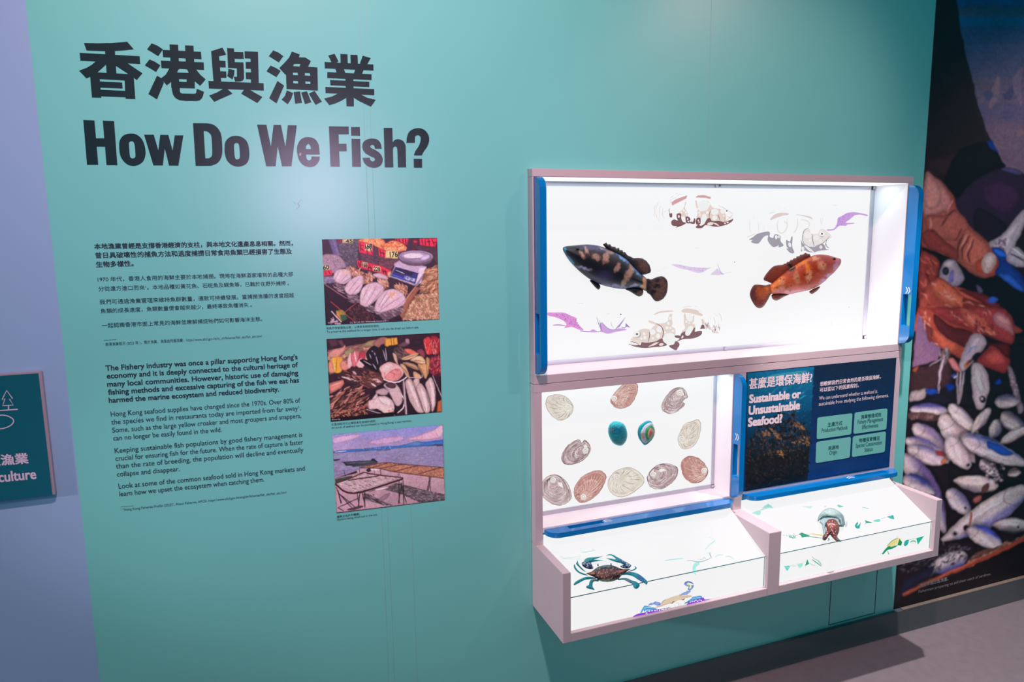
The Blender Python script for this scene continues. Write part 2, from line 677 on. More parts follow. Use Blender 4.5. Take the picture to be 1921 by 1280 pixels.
    def blur(self, n=1):
        for _ in range(n):
            for ax in (0, 1):
                p_ = np.concatenate([np.take(self.img, [0], ax), self.img, np.take(self.img, [-1], ax)], ax)
                s = [slice(None)] * 3
                a, b, c = list(s), list(s), list(s)
                a[ax], b[ax], c[ax] = slice(0, -2), slice(1, -1), slice(2, None)
                self.img = 0.25 * p_[tuple(a)] + 0.5 * p_[tuple(b)] + 0.25 * p_[tuple(c)]
        return self

    def build(self, name, mat, parent=None):
        nx, ny = self.nx, self.ny
        q = self.pl.p + self.pl.n * self.lift
        n = np.array(self.pl.n)
        d = (np.array(FWD) + np.array(RT) * ((self.X - W / 2) / FPX)[..., None] - np.array(UP) * ((self.Y - H / 2) / FPX)[..., None])
        t = (np.array(q - EYE) @ n) / (d @ n)
        V = (np.array(EYE) + d * t[..., None]).reshape(-1, 3)
        i = np.arange(ny - 1)[:, None] * nx + np.arange(nx - 1)[None, :]
        F = np.stack([i, i + nx, i + nx + 1, i + 1], -1).reshape(-1, 4)
        C = np.clip(self.img * self.gain, 0, 1).reshape(-1, 3)
        if self.clip is not None:
            sd = self._sd([self.clip], (slice(0, ny), slice(0, nx))).reshape(-1)
            F = F[sd[F].mean(1) < 0.15]
            use = np.unique(F)
            mp = np.zeros(len(V), int)
            mp[use] = np.arange(len(use))
            V, C, F = V[use], C[use], mp[F]
        me = bpy.data.meshes.new(name)
        me.vertices.add(len(V))
        me.vertices.foreach_set('co', V.astype(np.float32).ravel())
        me.loops.add(F.size)
        me.loops.foreach_set('vertex_index', F.astype(np.int32).ravel())
        me.polygons.add(len(F))
        me.polygons.foreach_set('loop_start', np.arange(0, F.size, 4, dtype=np.int32))
        me.update(calc_edges=True)
        at = me.color_attributes.new('Ink', 'FLOAT_COLOR', 'POINT')
        at.data.foreach_set('color', np.concatenate([C, np.ones((len(C), 1))], 1).astype(np.float32).ravel())
        if len(me.polygons) and me.polygons[0].normal.dot(self.pl.n) < 0:
            me.flip_normals()
        return obj(name, me, mat, parent)


# ------------------------------------------------------------------ lettering
_cap = {}


def glyphs(s):
    c = bpy.data.curves.new('t', 'FONT')
    c.body = s
    c.size = 1
    c.resolution_u = 3
    o = bpy.data.objects.new('t', c)
    COL.objects.link(o)
    dg = bpy.context.evaluated_depsgraph_get()
    me = bpy.data.meshes.new_from_object(o.evaluated_get(dg))
    v = [(q.co.x, q.co.y) for q in me.vertices]
    f = [tuple(p.vertices) for p in me.polygons]
    bpy.data.objects.remove(o)
    bpy.data.curves.remove(c)
    bpy.data.meshes.remove(me)
    return v, f


class Text:
    def __init__(self, plane, lift=0.0006):
        self.pl, self.lift = plane, lift
        self.v, self.f = [], []
        up = Vector((0, 0, 1))
        self.up = (up - self.pl.n * up.dot(self.pl.n)).normalized()

    def line(self, s, a, b, cap=None, bold=0.0, squash=1.0):
        """ink of the line runs from photo point a to b along its baseline; cap = height of a capital in photo pixels (None: square characters)"""
        v, f = glyphs(s)
        x0, x1 = min(q[0] for q in v), max(q[0] for q in v)
        pa, pb = self.pl.at(*a), self.pl.at(*b)
        d = pb - pa
        L = d.length
        d.normalize()
        sx = L / (x1 - x0)
        if cap is None:
            sy = sx * squash
        else:
            if 'H' not in _cap:
                hv = glyphs('H')[0]
                _cap['H'] = max(q[1] for q in hv)
            m = ((a[0] + b[0]) / 2, (a[1] + b[1]) / 2)
            sy = (self.pl.at(m[0], m[1] - cap) - self.pl.at(*m)).dot(self.up) / _cap['H']
        sh = [(0, 0)]
        if bold:
            r = bold * sy
            sh = [(r * i, r * j * 0.8) for i in (-1, 0, 1) for j in (-1, 0, 1)] if bold > 0.012 else [(-r, 0), (r, 0), (0, r * .6), (0, -r * .6)]
        for k, (dx, dy) in enumerate(sh):
            o = len(self.v)
            for q in v:
                self.v.append(pa + d * ((q[0] - x0) * sx + dx) + self.up * (q[1] * sy + dy) + self.pl.n * (self.lift + k * 0.00001))
            self.f += [tuple(o + i for i in t) for t in f]
        return self

    def rule(self, a, b, w=1.0):
        o = len(self.v)
        for (x, y) in ((a[0], a[1]), (b[0], b[1]), (b[0], b[1] + w), (a[0], a[1] + w)):
            self.v.append(self.pl.at(x, y, self.lift))
        self.f.append((o, o + 1, o + 2, o + 3))
        return self

    def build(self, name, mat, parent=None):
        me = bpy.data.meshes.new(name)
        me.from_pydata([tuple(v) for v in self.v], [], self.f)
        fix_normals(me, self.pl.n)
        return obj(name, me, mat, parent)


def shapes(name, items, mat, parent=None, plane=WALL, lift=0.0006):
    """cut vinyl: list of (view, outline, holes..., smooth?)"""
    v, f = [], []
    k = 0
    for (view, sm, *loops) in items:
        ls = []
        for s in loops:
            p = P(s, *view)
            ls.append(smooth(p, True, 6) if sm else [(q[0], q[1]) for q in p])
        o = len(v)
        for l in ls:
            v += [plane.at(q[0], q[1], lift + k * 0.000015) for q in l]
        f += [tuple(o + i for i in t) for t in tessellate_polygon([[Vector((q[0], q[1], 0)) for q in l] for l in ls])]
        k += 1
    me = bpy.data.meshes.new(name)
    me.from_pydata([tuple(q) for q in v], [], f)
    fix_normals(me, plane.n)
    return obj(name, me, mat, parent)


# ------------------------------------------------------------------ room shell
XL, XG, XM, XR, ZT = -1.6, -0.385, 2.118, 3.6, 2.75
HX0, HX1, HZ0, HZ1 = 0.7030, 2.0410, 0.5985, 1.6298      # opening the cabinets sit in


def wall(name, x0, x1, m, hole=False):
    b = MB()
    T = 0.02
    if hole:
        for (a, c, e, g) in ((x0, HX0, 0, ZT), (HX1, x1, 0, ZT), (HX0, HX1, 0, HZ0), (HX0, HX1, HZ1, ZT)):
            b.face((a, 0, e), (c, 0, e), (c, 0, g), (a, 0, g))
    else:
        b.face((x0, 0, 0), (x1, 0, 0), (x1, 0, ZT), (x0, 0, ZT))
    o = b.build(name, m)
    fix_normals(o.data, Vector((0, -1, 0)))
    return tag(o, kind='structure')


tag(wall('wall_back', XG, XM, M['mint'], True), 'mint green wall behind the text and the glowing cabinets', 'wall')
tag(wall('wall_side', XL, XG, M['lilac']), 'pale lilac blue wall section behind the teal sign', 'wall')
tag(wall('wall_mural_backing', XM, XR, M['lilac']), 'wall section covered by the fish mural', 'wall')
b = MB()
b.face((XL, -4.2, 0), (XR, -4.2, 0), (XR, 0, 0), (XL, 0, 0))
fl = tag(b.build('floor', M['floor']), 'mauve grey tiled floor below the cabinets', 'floor', kind='structure')
fix_normals(fl.data, Vector((0, 0, 1)))
# tile joints, traced on the floor itself
FL = Plane((0, 0, 0), (0, 0, 1))
b = MB()
j0, j1 = FL.at(1738, 1237), FL.at(1822, 1281)
dj = (j1 - j0).normalized()
e0, e1 = j0 + dj * (-0.25), j0 + dj * 3.5
nj = Vector((-dj.y, dj.x, 0)) * 0.0016
for k in range(-3, 4):
    sh = Vector((dj.y, -dj.x, 0)) * (0.6 * k)
    pts = [e0 + sh - nj, e1 + sh - nj, e1 + sh + nj, e0 + sh + nj]
    b.face(*[(p.x, min(p.y, -0.016), 0.0004) for p in pts])
jo = tag(b.build('trim_1', M['joint']), 'thin pale joints between the floor tiles', 'tile joint', kind='structure')
fix_normals(jo.data, Vector((0, 0, 1)))
b = MB().box(XL, XR, -0.014, 0.0, 0.0, 0.090)
sk = tag(b.build('baseboard_back', M['skirt']), 'grey skirting along the foot of the wall', 'baseboard', kind='structure')
b = MB().box(2.15, XR, -0.0145, 0.0, 0.0902, 0.0935)  # light on the ledge put into a paler colour
tag(b.build('trim_2', M['ledge']), 'pale top edge of the skirting under the mural', 'trim', kind='structure')
# film seams on the green wall
b = MB()
for x, z0, z1 in ((0.283, 0.1, ZT), (0.298, 0.1, ZT), (0.36, 0.1, 0.9), (1.262, 1.66, ZT)):
    b.box(x, x + 0.0012, -0.0003, 0.0, z0, z1)
tag(b.build('trim_3', M['seam']), 'fine upright seams in the green wall film', 'seam', kind='structure')
# access hatch under the tray
b = MB()
for (x0, x1, z0, z1) in ((1.815, 1.818, 0.10, 0.40), (2.025, 2.028, 0.10, 0.40), (1.817, 2.027, 0.098, 0.101)):
    b.box(x0, x1, -0.0004, 0.0, z0, z1)
tag(b.build('access_hatch', mat('hatch_gap', (0.01, 0.06, 0.07), 0.7)), 'access hatch outlined by thin dark gaps in the green wall under the tray', 'hatch')

# ------------------------------------------------------------------ titles
V1, V2, V3, V4, V5 = (140, 72, 10), (260, 76, 10), (370, 80, 10), (480, 84, 10), (570, 88, 10)
t = empty('chinese_title', (0.06, 0, 1.78))
tag(t, 'heavy black five character Chinese heading, the topmost line of text on the green wall', 'lettering')
shapes('character', [
    (V1, 0, "175,88 420,92 700,88 985,62 1108,202 950,222 760,235 560,238 225,226"),
    (V1, 0, "570,230 755,230 785,670 600,660"),
    (V1, 0, "93,270 1220,335 1230,480 108,415"),
    (V1, 0, "400,425 620,435 590,490 425,640 290,720 222,750 85,605 230,550 330,490"),
    (V1, 0, "760,420 990,465 1272,655 1165,780 1110,740 1015,672 775,515"),
    (V1, 0, "290,705 425,638 1020,670 1110,735 1140,1138 958,1132 955,1103 498,1085 500,1112 325,1108",
     "470,762 938,788 948,985 488,962 485,922 900,938 892,828 478,808")], M['letter'], t)
shapes('character', [
    (V2, 0, "243,52 350,95 455,165 370,292 160,165"), (V2, 0, "205,355 310,400 408,465 328,588 118,465"),
    (V2, 0, "345,660 425,705 475,790 345,1103 185,1003"),
    (V2, 0, "580,72 742,80 762,540 605,530"), (V2, 0, "870,90 1030,98 1050,545 890,540"),
    (V2, 0, "448,175 1170,212 1182,350 460,310"), (V2, 0, "418,375 1222,410 1228,550 428,515"),
    (V2, 0, "580,515 755,525 720,605 610,775 530,840 420,710 510,640"),
    (V2, 0, "905,530 1080,545 1160,645 1258,728 1155,848 1050,760 945,612"),
    (V2, 0, "610,598 1050,610 1055,897 612,885", "760,720 900,725 902,778 760,772"),
    (V2, 0, "612,770 770,780 772,890 775,950 785,980 815,994 1040,1000 1070,992 1082,970 1090,905 1225,962 1212,1030 1185,1085 1150,1118 1100,1132 900,1132 780,1120 720,1095 675,1060 645,1010 625,930")], M['letter'], t)
shapes('character', [
    (V3, 0, "260,160 475,92 542,225 410,255 418,335 530,342 535,465 428,462 432,535 545,542 548,660 445,660 450,735 305,735"),
    (V3, 0, "560,102 690,108 695,175 865,180 872,305 702,300 705,365 868,370 880,660 870,690 845,715 800,728 710,728 685,640 745,640 742,480 578,472"),
    (V3, 0, "585,490 700,515 692,600 662,690 562,625 578,560"),
    (V3, 0, "888,160 1140,172 1155,770 1010,760 1005,685 915,682 910,558 1008,558 1005,490 912,488 908,362 1002,362 998,296 890,292"),
    (V3, 0, "210,718 1245,762 1250,898 218,858"), (V3, 0, "490,865 560,865 662,955 320,1108 225,992 370,935"),
    (V3, 0, "880,880 985,885 1222,1020 1128,1132 825,955")], M['letter'], t)
shapes('character', [
    (V4, 0, "325,105 430,150 515,212 432,330 243,212"), (V4, 0, "275,390 375,435 465,490 385,605 200,495"),
    (V4, 0, "405,678 530,765 388,1098 250,1003"),
    (V4, 0, "675,128 825,180 805,235 930,240 1032,305 980,412 1155,425 1165,858 575,830 565,560 545,550 440,435 530,345 620,245",
     "720,358 835,358 820,408 695,400", "693,520 782,522 790,572 698,568", "918,528 1015,532 1020,582 920,575",
     "700,675 790,680 792,727 705,722", "928,685 1022,690 1022,738 930,732"),
    (V4, 0, "580,855 698,905 665,1010 598,1115 485,1028 545,960"), (V4, 0, "708,888 828,875 865,1088 738,1105"),
    (V4, 0, "850,895 958,872 1042,1078 922,1112"), (V4, 0, "995,915 1100,865 1238,1065 1120,1128")], M['letter'], t)
shapes('character', [
    (V5, 0, "458,160 578,130 650,270 615,290 520,290"), (V5, 0, "685,132 820,138 825,310 690,310"),
    (V5, 0, "873,145 1008,152 1015,320 878,315"), (V5, 0, "1105,165 1255,208 1190,325 1055,320 1055,300"),
    (V5, 0, "388,282 1305,330 1308,443 393,400"), (V5, 0, "590,400 748,412 782,495 615,485"),
    (V5, 0, "965,420 1120,435 1090,508 938,500"), (V5, 0, "440,472 1270,512 1270,622 440,582"),
    (V5, 0, "493,620 1228,655 1228,752 500,718"), (V5, 0, "780,590 928,600 940,1115 800,1112"),
    (V5, 0, "402,750 1320,792 1322,905 408,865"),
    (V5, 0, "660,865 850,875 790,960 700,1010 600,1055 480,1092 382,968 530,930"),
    (V5, 0, "900,880 1070,893 1190,955 1350,992 1258,1120 1130,1060 1030,1010 940,955")], M['letter'], t)

E1, E2, E3, E4 = (150, 210, 10), (320, 210, 10), (470, 210, 10), (630, 210, 10)
t = empty('english_title', (0.1, 0, 1.57))
tag(t, 'bold black heading How Do We Fish on the green wall under the Chinese heading', 'lettering')
shapes('word', [
    (E1, 0, "62,152 272,160 302,495 455,495 428,163 640,172 702,998 497,997 470,652 315,650 343,992 132,992"),
    (E1, 1, "735,640 750,530 820,440 940,405 1060,425 1160,510 1215,640 1230,790 1190,920 1100,990 1000,1012 890,985 800,900 750,790",
     "920,600 935,560 970,548 1005,565 1025,620 1040,780 1035,850 995,872 955,860 935,810"),
    (E1, 0, "1203,428 1385,428 1470,722 1505,430 1658,432 1738,722 1778,440 1940,440 1847,1007 1672,1005 1592,685 1555,1003 1378,1002")], M['letter'], t)
shapes('word', [
    (E2, 1, "420,210! 680,213! 790,235 890,310 950,430 968,600 970,760 940,880 870,965 760,1010! 470,1012!",
     "622,360! 690,368 750,420 770,500 782,750 770,830 720,868 652,870!"),
    (E2, 1, "1012,680 1030,560 1110,475 1230,448 1350,480 1440,570 1475,720 1470,880 1410,980 1280,1026 1150,995 1060,910 1020,790",
     "1190,640 1205,595 1240,582 1275,600 1292,680 1300,820 1290,875 1250,893 1218,875 1200,800")], M['letter'], t)
shapes('word', [
    (E3, 0, "122,238 298,240 382,650 432,243 570,245 655,650 700,250 868,253 768,1020 590,1020 512,650 470,1020 295,1020"),
    (E3, 1, "870,720 890,600 960,505 1080,472 1200,505 1275,610 1300,800! 1042,800! 1048,850 1060,890 1100,910 1135,890 1142,835! 1300,838! 1290,910 1240,985 1170,1028 1080,1032 980,990 905,890",
     "1040,695! 1045,640 1083,600 1122,640 1135,698!")], M['letter'], t)
shapes('word', [
    (E3, 0, "1470,270 1842,275 1845,420 1652,420 1658,597 1800,600 1805,738 1662,740 1675,1028 1500,1028"),
    (E4, 0, "285,283 450,285 455,448 290,445"), (E4, 0, "293,505 458,507 472,1030 308,1030"),
    (E4, 1, "862,690! 735,690! 720,640 685,618 650,640 660,675 740,715 830,780 880,880 860,980 790,1035 700,1048 600,1020 530,950 500,862! 640,860! 650,905 690,930 730,905 720,865 640,825 545,765 500,680 510,580 580,520 680,500 780,520 840,590"),
    (E4, 1, "898,300! 1060,300! 1068,570! 1110,525 1180,512 1260,545 1305,620 1312,700 1320,1040! 1165,1040! 1155,740! 1145,670 1112,648 1080,670 1072,720! 1080,1040! 918,1040!"),
    (E4, 1, "1325,580! 1335,470 1390,360 1520,305 1650,330 1730,420 1752,530 1720,640 1660,730 1620,800 1618,818! 1465,815! 1490,740 1550,650 1585,560 1590,480 1570,445 1530,438 1490,465 1482,580!"),
    (E4, 0, "1460,880 1618,882 1620,1046 1465,1046")], M['letter'], t)

# ------------------------------------------------------------------ running text
def Q(ox, oy, sc):
    return lambda x, y: (ox + x / sc, oy + y / sc)


q = Q(160, 430, 4.574)
t = empty('chinese_text', (0.0, 0, 1.36))
tag(t, 'block of small Chinese paragraphs on the green wall above the English paragraphs', 'text')
BT = M['bodytext']
Text(WALL).line('本地漁業曾經是支撐香港經濟的支柱，與本地文化遺產息息相關。然而，', q(80, 168), q(1780, 138), bold=0.022) \
    .line('昔日具破壞性的捕魚方法和過度捕撈日常食用魚類已經損害了生態及', q(88, 246), q(1772, 208), bold=0.022) \
    .line('生物多樣性。', q(95, 324), q(415, 314), bold=0.022).build('paragraph', BT, t)
Text(WALL).line('1970 年代，香港人食用的海鮮主要於本地捕撈。現時在海鮮酒家嚐到的品種大部', q(108, 449), q(1782, 402), bold=0.006) \
    .line('分從遠方進口而來¹。本地品種如黃花魚、石斑魚及鯛魚等，已難於在野外捕撈 。', q(115, 530), q(1748, 478), bold=0.006).build('paragraph', BT, t)
Text(WALL).line('我們可通過漁業管理來維持魚群數量，達致可持續發展。當捕撈漁獲的速度超越', q(125, 643), q(1790, 582), bold=0.006) \
    .line('魚類的成長速度，魚類數量便會越來越少，最終導致魚種消失 。', q(133, 720), q(1430, 664), bold=0.006).build('paragraph', BT, t)
Text(WALL).line('一起認識香港市面上常見的海鮮並瞭解捕捉牠們如何影響海洋生態。', q(145, 844), q(1518, 786), bold=0.006).build('paragraph', BT, t)
Text(WALL).rule(q(158, 953), q(268, 947), 0.5).line('¹ 香港漁業概況 (2023 年 )，關於漁業，漁農自然護理署，https://www.afcd.gov.hk/tc_ch/fisheries/fish_abt/fish_abt.html',
                q(158, 1002), q(1515, 928), cap=4.6).build('footnote', BT, t)

q = Q(170, 650, 3.879)
t = empty('english_text', (0.0, 0, 1.0))
tag(t, 'block of small English paragraphs low on the green wall beside the three photographs', 'text')
B = dict(cap=9.3, bold=0.022)
R_ = dict(cap=8.9, bold=0.004)
Text(WALL).line("The Fishery industry was once a pillar supporting Hong Kong's", q(112, 177), q(1505, 92), **B) \
    .line('economy and it is deeply connected to the cultural heritage of', q(120, 234), q(1508, 150), **B) \
    .line('many local communities. However, historic use of damaging', q(123, 294), q(1510, 208), **B) \
    .line('fishing methods and excessive capturing of the fish we eat has', q(130, 352), q(1515, 262), **B) \
    .line('harmed the marine ecosystem and reduced biodiversity.', q(135, 411), q(1370, 328), **B).build('paragraph', BT, t)
Text(WALL).line('Hong Kong seafood supplies have changed since the 1970s. Over 80% of', q(148, 511), q(1525, 408), **R_) \
    .line('the species we find in restaurants today are imported from far away¹.', q(152, 569), q(1530, 464), **R_) \
    .line('Some, such as the large yellow croaker and most groupers and snappers,', q(160, 628), q(1533, 520), **R_) \
    .line('can no longer be easily found in the wild.', q(166, 686), q(955, 622), **R_).build('paragraph', BT, t)
Text(WALL).line('Keeping sustainable fish populations by good fishery management is', q(177, 777), q(1540, 657), **R_) \
    .line('crucial for ensuring fish for the future. When the rate of capture is faster', q(182, 834), q(1545, 712), **R_) \
    .line('than the rate of breeding, the population will decline and eventually', q(186, 890), q(1548, 768), **R_) \
    .line('collapse and disappear.', q(193, 948), q(648, 907), **R_).build('paragraph', BT, t)
Text(WALL).line('Look at some of the common seafood sold in Hong Kong markets and', q(205, 1036), q(1558, 903), **R_) \
    .line('learn how we upset the ecosystem when catching them.', q(210, 1092), q(1262, 984), **R_).build('paragraph', BT, t)
Text(WALL).rule(q(218, 1168), q(312, 1160), 0.5).line('¹ "Hong Kong Fisheries Profile (2023)", About Fisheries, AFCD, https://www.afcd.gov.hk/english/fisheries/fish_abt/fish_abt.html',
                q(222, 1200), q(1425, 1070), cap=4.4).build('footnote', BT, t)

# ------------------------------------------------------------------ teal sign on the lilac wall
SP = Plane((0, -0.016, 0), (0, -1, 0))
c0, c1, c2 = SP.at(78, 697.5), SP.at(103, 929), SP.at(0, 702)
sx1 = (c0.x + c1.x) / 2
sz1, sz0 = (c0.z + c2.z) / 2, c1.z
t = empty('wall_sign', (sx1 - 0.2, 0, sz0))
tag(t, 'teal square wall sign with pale tree and pond drawing on the lilac wall', 'sign')
MB().box(sx1 - 0.42, sx1, -0.015, -0.001, sz0, sz1).build('board', M['signedge'], t, 0.001)
MB().box(sx1 - 0.418, sx1 - 0.0055, -0.0162, -0.0148, sz0 + 0.001, sz1 - 0.0035).build('face', M['sign'], t)
SF = Plane((0, -0.0163, 0), (0, -1, 0))
sg = Pic(SF, 0, 690, 8)
w = '#c8bcd8'
sg.line(w, "30,480 100,342 190,465 140,470 200,562 40,572 75,465 30,480", 15, sm=False)
sg.line(w, "128,565 128,625", 20, sm=False)
sg.line(w, "-150,652 0,645 268,625", 17, sm=False)
sg.line(w, "-180,815 -120,760 0,715 100,722 180,760 205,805 170,860 90,900 0,918 -120,890 -180,815", 16)
sg.build('icon', M['signtext'], t)
q = Q(0, 800, 8)
Text(SF).line('及漁業', q(-190, 590), q(428, 542), bold=0.03).line('Aquaculture', q(-450, 878), q(545, 785), cap=18.5, bold=0.022).build('lettering', M['signtext'], t)

# small marks on the wall
p = Pic(WALL, 470, 210, 10, lift=0.0012)
p.ell('#181c2a', 935, 778, 16, 9).ell('#c8c4d8', 932, 806, 17, 14)  # dent in the letter, its shade and glint drawn as two discs
tag(p.build('dent_mark', mat('pale_dent', (0.55, 0.5, 0.6), 0.3)), 'tiny pale nail head stuck in the letter e of the English heading', 'nail')
p = Pic(WALL, 0, 0, 1, lift=0.0006)
p.line('#ffffff', "566,374 559,382 562,386 556,392", 1.3, 0.5).line('#ffffff', "550,378 556,384", 0.8, 0.5)
tag(p.build('scratch_mark', mat('scratch', (0.45, 0.66, 0.66), 0.5)), 'small pale scratch in the wall film under the letter e of the heading', 'scratch')

# ------------------------------------------------------------------ upper light box
XF0, XF1 = 0.704, 2.040
YF = -0.028                      # front plane of the cabinet frames
FRONT = Plane((0, YF, 0), (0, -1, 0))
ub = tag(empty('light_box', (1.37, 0, 1.058)), 'long white light box with backlit grouper pictures, upper of the two wall cabinets', 'light box')
UZ0, UZ1, OZ0, OZ1, OX0, OX1, YB = 1.0585, 1.629, 1.0815, 1.6085, 0.7085, 2.0185, 0.105
MB().box(XF0, XF1, YF, YB + 0.01, OZ1, UZ1).build('top_panel', M['white'], ub, 0.0008)
MB().box(XF0, XF1, YF, YB + 0.01, UZ0, OZ0).build('bottom_panel', M['white'], ub, 0.0008)
MB().box(XF0, OX0, YF, YB + 0.01, OZ0, OZ1).build('side_panel', M['white'], ub, 0.0006)
MB().box(OX1, XF1, YF, YB + 0.01, OZ0, OZ1).build('side_panel', M['white'], ub, 0.0006)
MB().box(OX0, OX1, YB, YB + 0.008, OZ0, OZ1).build('backlit_panel', M['glow'], ub)
b = MB()
b.box(OX1 - 0.0008, OX1 - 0.0001, YF + 0.001, YB - 0.0045, OZ0, OZ1).box(OX0, OX1, YF + 0.001, YB - 0.0045, OZ0 + 0.0001, OZ0 + 0.0008)
b.build('lit_liner', M['inner'], ub)  # thin added skin whose whiter colour stands for light on the reveals
# aluminium strip round the panel
b = MB()
for (x0, x1, z0, z1) in ((OX0, OX1, OZ1 - 0.0135, OZ1), (OX0, OX1, OZ0, OZ0 + 0.0135), (OX1 - 0.0165, OX1, OZ0, OZ1), (OX0, OX0 + 0.012, OZ0, OZ1)):
    b.box(x0, x1, YB - 0.004, YB - 0.0005, z0, z1)
b.build('panel_strip', M['alu'], ub)
for x, z, s in ((1.37, OZ1 - 0.007, 0.004), (1.37 + 0.052, OZ0 + 0.007, 0.005), (OX1 - 0.007, OZ1 - 0.007, 0.005), (OX1 - 0.007, OZ0 + 0.007, 0.005)):
    MB().box(x - s, x + s, YB - 0.009, YB - 0.004, z - s, z + s).build('clip', M['alu'], ub, 0.001)
MB().box(1.377, 1.383, YB - 0.0105, YB - 0.009, OZ1 - 0.009, OZ1 - 0.003).build('screw', M['screw'], ub, 0.001)
# unseen area lamps added to brighten the inside of the boxes


def strip(name, x, z, y, lx, ly, aim, power, col=(0.72, 0.90, 1.0)):
    l = bpy.data.lights.new(name, 'AREA')
    l.shape = 'RECTANGLE'
    l.size, l.size_y = lx, ly
    l.energy = power
    l.color = col
    o = bpy.data.objects.new(name, l)
    COL.objects.link(o)
    o.location = (x, y, z)
    o.rotation_euler = Vector(aim).to_track_quat('-Z', 'Y').to_euler()
    return o


MB().box(OX0 + 0.019, OX1 - 0.001, YF + 0.004, YB - 0.012, OZ1 - 0.0012, OZ1 - 0.0002).build('underside_glow', lit('underside_glow', '#fbfdff', 1.0), ub)  # glow added to make the underside of the top panel look lit
strip('fill_strip_top', 1.36, OZ1 - 0.004, 0.04, 1.28, 0.05, (0, 0.0, -1), 0.9)
strip('fill_strip_base', 1.36, OZ0 + 0.002, 0.04, 1.28, 0.05, (0, 0.0, 1), 0.9)  # unseen fill lamp added at the foot of the box

BACK = Plane((0, YB - 0.0002, 0), (0, -1, 0))
FILM = M['film']


def film(ox, oy, sc, lift=0.0003):
    return Pic(BACK, ox, oy, sc, lift=lift, step=0.00003)


# --- pale grouper facing the corner, upper middle
p = film(1210, 340, 8)
c1, c2, c3, wt = '#cf9c9c', '#e2cdc4', '#7a5358', '#ececec'
for s in ("455,205 480,185 495,180", "475,225 520,200 580,192", "380,250 420,228 432,225", "383,280 450,250 470,250", "380,330 385,290 365,290", "150,360 140,420 140,540", "205,310 165,400 170,520 215,600",
          "235,370 215,440 220,560", "270,400 265,440 262,520", "275,470 258,500 290,560", "320,440 300,455 300,470"):
    p.line('#d8c6c0', s, 6, 0.6)
p.poly(c1, "395,320 450,280 520,250 635,212 620,260 520,310 410,365")
p.poly(c1, "755,245 790,215 850,210 905,212 950,230 985,235 985,270 900,250 820,245")
p.blob(c2, "600,320 620,320 600,400 640,480 650,560 600,540 520,520 500,480 560,430 590,380")
p.blob(c2, "755,295 775,300 800,400 830,450 900,440 950,400 975,340 930,300 960,310 1010,390 1080,410 1140,420 1200,480 1215,560 1190,610 1110,590 1000,600 970,560 900,570 780,560 790,480 770,400")
for e in ((582, 440, 17, 20), (614, 470, 16, 20), (628, 510, 12, 16), (790, 420, 14, 22), (815, 470, 16, 20), (822, 510, 14, 18), (880, 365, 82, 82), (890, 570, 42, 85), (1045, 460, 58, 48), (1045, 550, 38, 36), (1165, 450, 35, 42), (935, 470, 20, 26), (1180, 520, 12, 14), (545, 470, 14, 16)):
    p.ell(wt, *e)
p.poly(c3, "362,485 410,482 408,545 372,545")
p.blob(c3, "480,490 540,490 545,560 570,610 620,628 560,665 490,690 460,695 480,675 420,670 395,640 400,595 440,575 490,590 475,540")
p.ell(wt, 508, 530, 14, 20)
p.blob(c3, "610,535 670,545 690,600 720,610 740,555 760,590 740,640 680,635 620,625")
for e in ((640, 570, 9, 14), (650, 605, 10, 12), (680, 600, 9, 16), (716, 580, 8, 20)):
    p.ell(wt, *e)
p.blob(c3, "775,560 830,555 832,640 810,650 840,668 890,640 930,570 975,555 1010,600 1100,595 1190,610 1260,590 1325,568 1300,610 1220,655 1080,685 980,672 905,662 860,700 800,708 760,690 790,655 765,640")
for e in ((800, 590, 10, 14), (812, 615, 10, 12), (980, 640, 48, 26, -10), (1075, 648, 40, 10, 30), (1050, 640, 34, 7, 35), (1200, 632, 14, 12), (1240, 620, 18, 14), (1170, 600, 12, 12)):
    p.ell('#ead9d2', *e)
p.line('#6b3f42', "985,440 965,500 970,560", 8, 0.5).line('#6b3f42', "1095,500 1110,540 1125,595", 8, 0.5).line('#8a5f5f', "1200,540 1200,600", 7, 0.5)
p.line('#c9a9a4', "1100,365 1160,390 1210,420 1320,490", 6, 0.4).line('#c98f8c', "1200,600 1260,560 1320,500", 6, 0.3).line('#d6b3ae', "1215,520 1260,540 1320,560", 5, 0.4)
p.ell('#3c3436', 1227, 447, 10)
p.line(c3, "370,410 360,440 375,480", 8, 0.5)
tag(p.build('fish_print', FILM, ub), 'pale brown spotted grouper drawing at the top middle of the panel')

# --- grey grouper by the far edge
p = film(1390, 370, 8)
g, g2 = '#9d99a6', '#e3dedb'
for s in ("540,180 590,172", "470,215 510,195", "640,168 680,165", "590,210 710,205", "420,250 450,235 520,225", "135,330 130,450 150,540", "195,290 190,350", "250,350 265,430 262,540", "295,370 300,410", "340,440 345,490", "400,400 405,440"):
    p.line('#dcdbda', s, 9, 0.7)
p.blob('#dcc9c8', "440,345 470,290 560,240 700,240 710,265 620,280 520,315")
p.blob('#d6c4c3', "820,265 880,262 1000,285 1050,300 1078,335 1020,310 900,275")
for s in ("560,340 545,420 560,510 620,540 680,480 690,400 650,360", "690,330 700,440", "850,320 850,420 820,500 790,540", "900,340 960,345 1020,380 1020,440 980,480"):
    p.line('#dfdedb', s, 18, 0.5)
p.line('#8c8894', "95,598 210,552", 7, 0.6)
p.blob(g, "120,640 180,600 250,550 400,515 435,540 430,590 480,612 510,560 590,580 595,660 640,720 600,748 560,750 570,725 490,750 430,700 400,640 405,575 340,600 270,690 200,695 150,668 175,645")
p.ell('#e9e9e9', 530, 600, 20, 32).ell('#e9e9e9', 570, 595, 14, 24)
p.strokes(['#a68f9a'], "480,640 560,640 560,720 480,730", 12, 70, 4, 60, 15)
p.blob(g, "680,645 735,665 755,600 775,600 770,740 800,830 750,842 700,800 685,770 715,770 685,740")
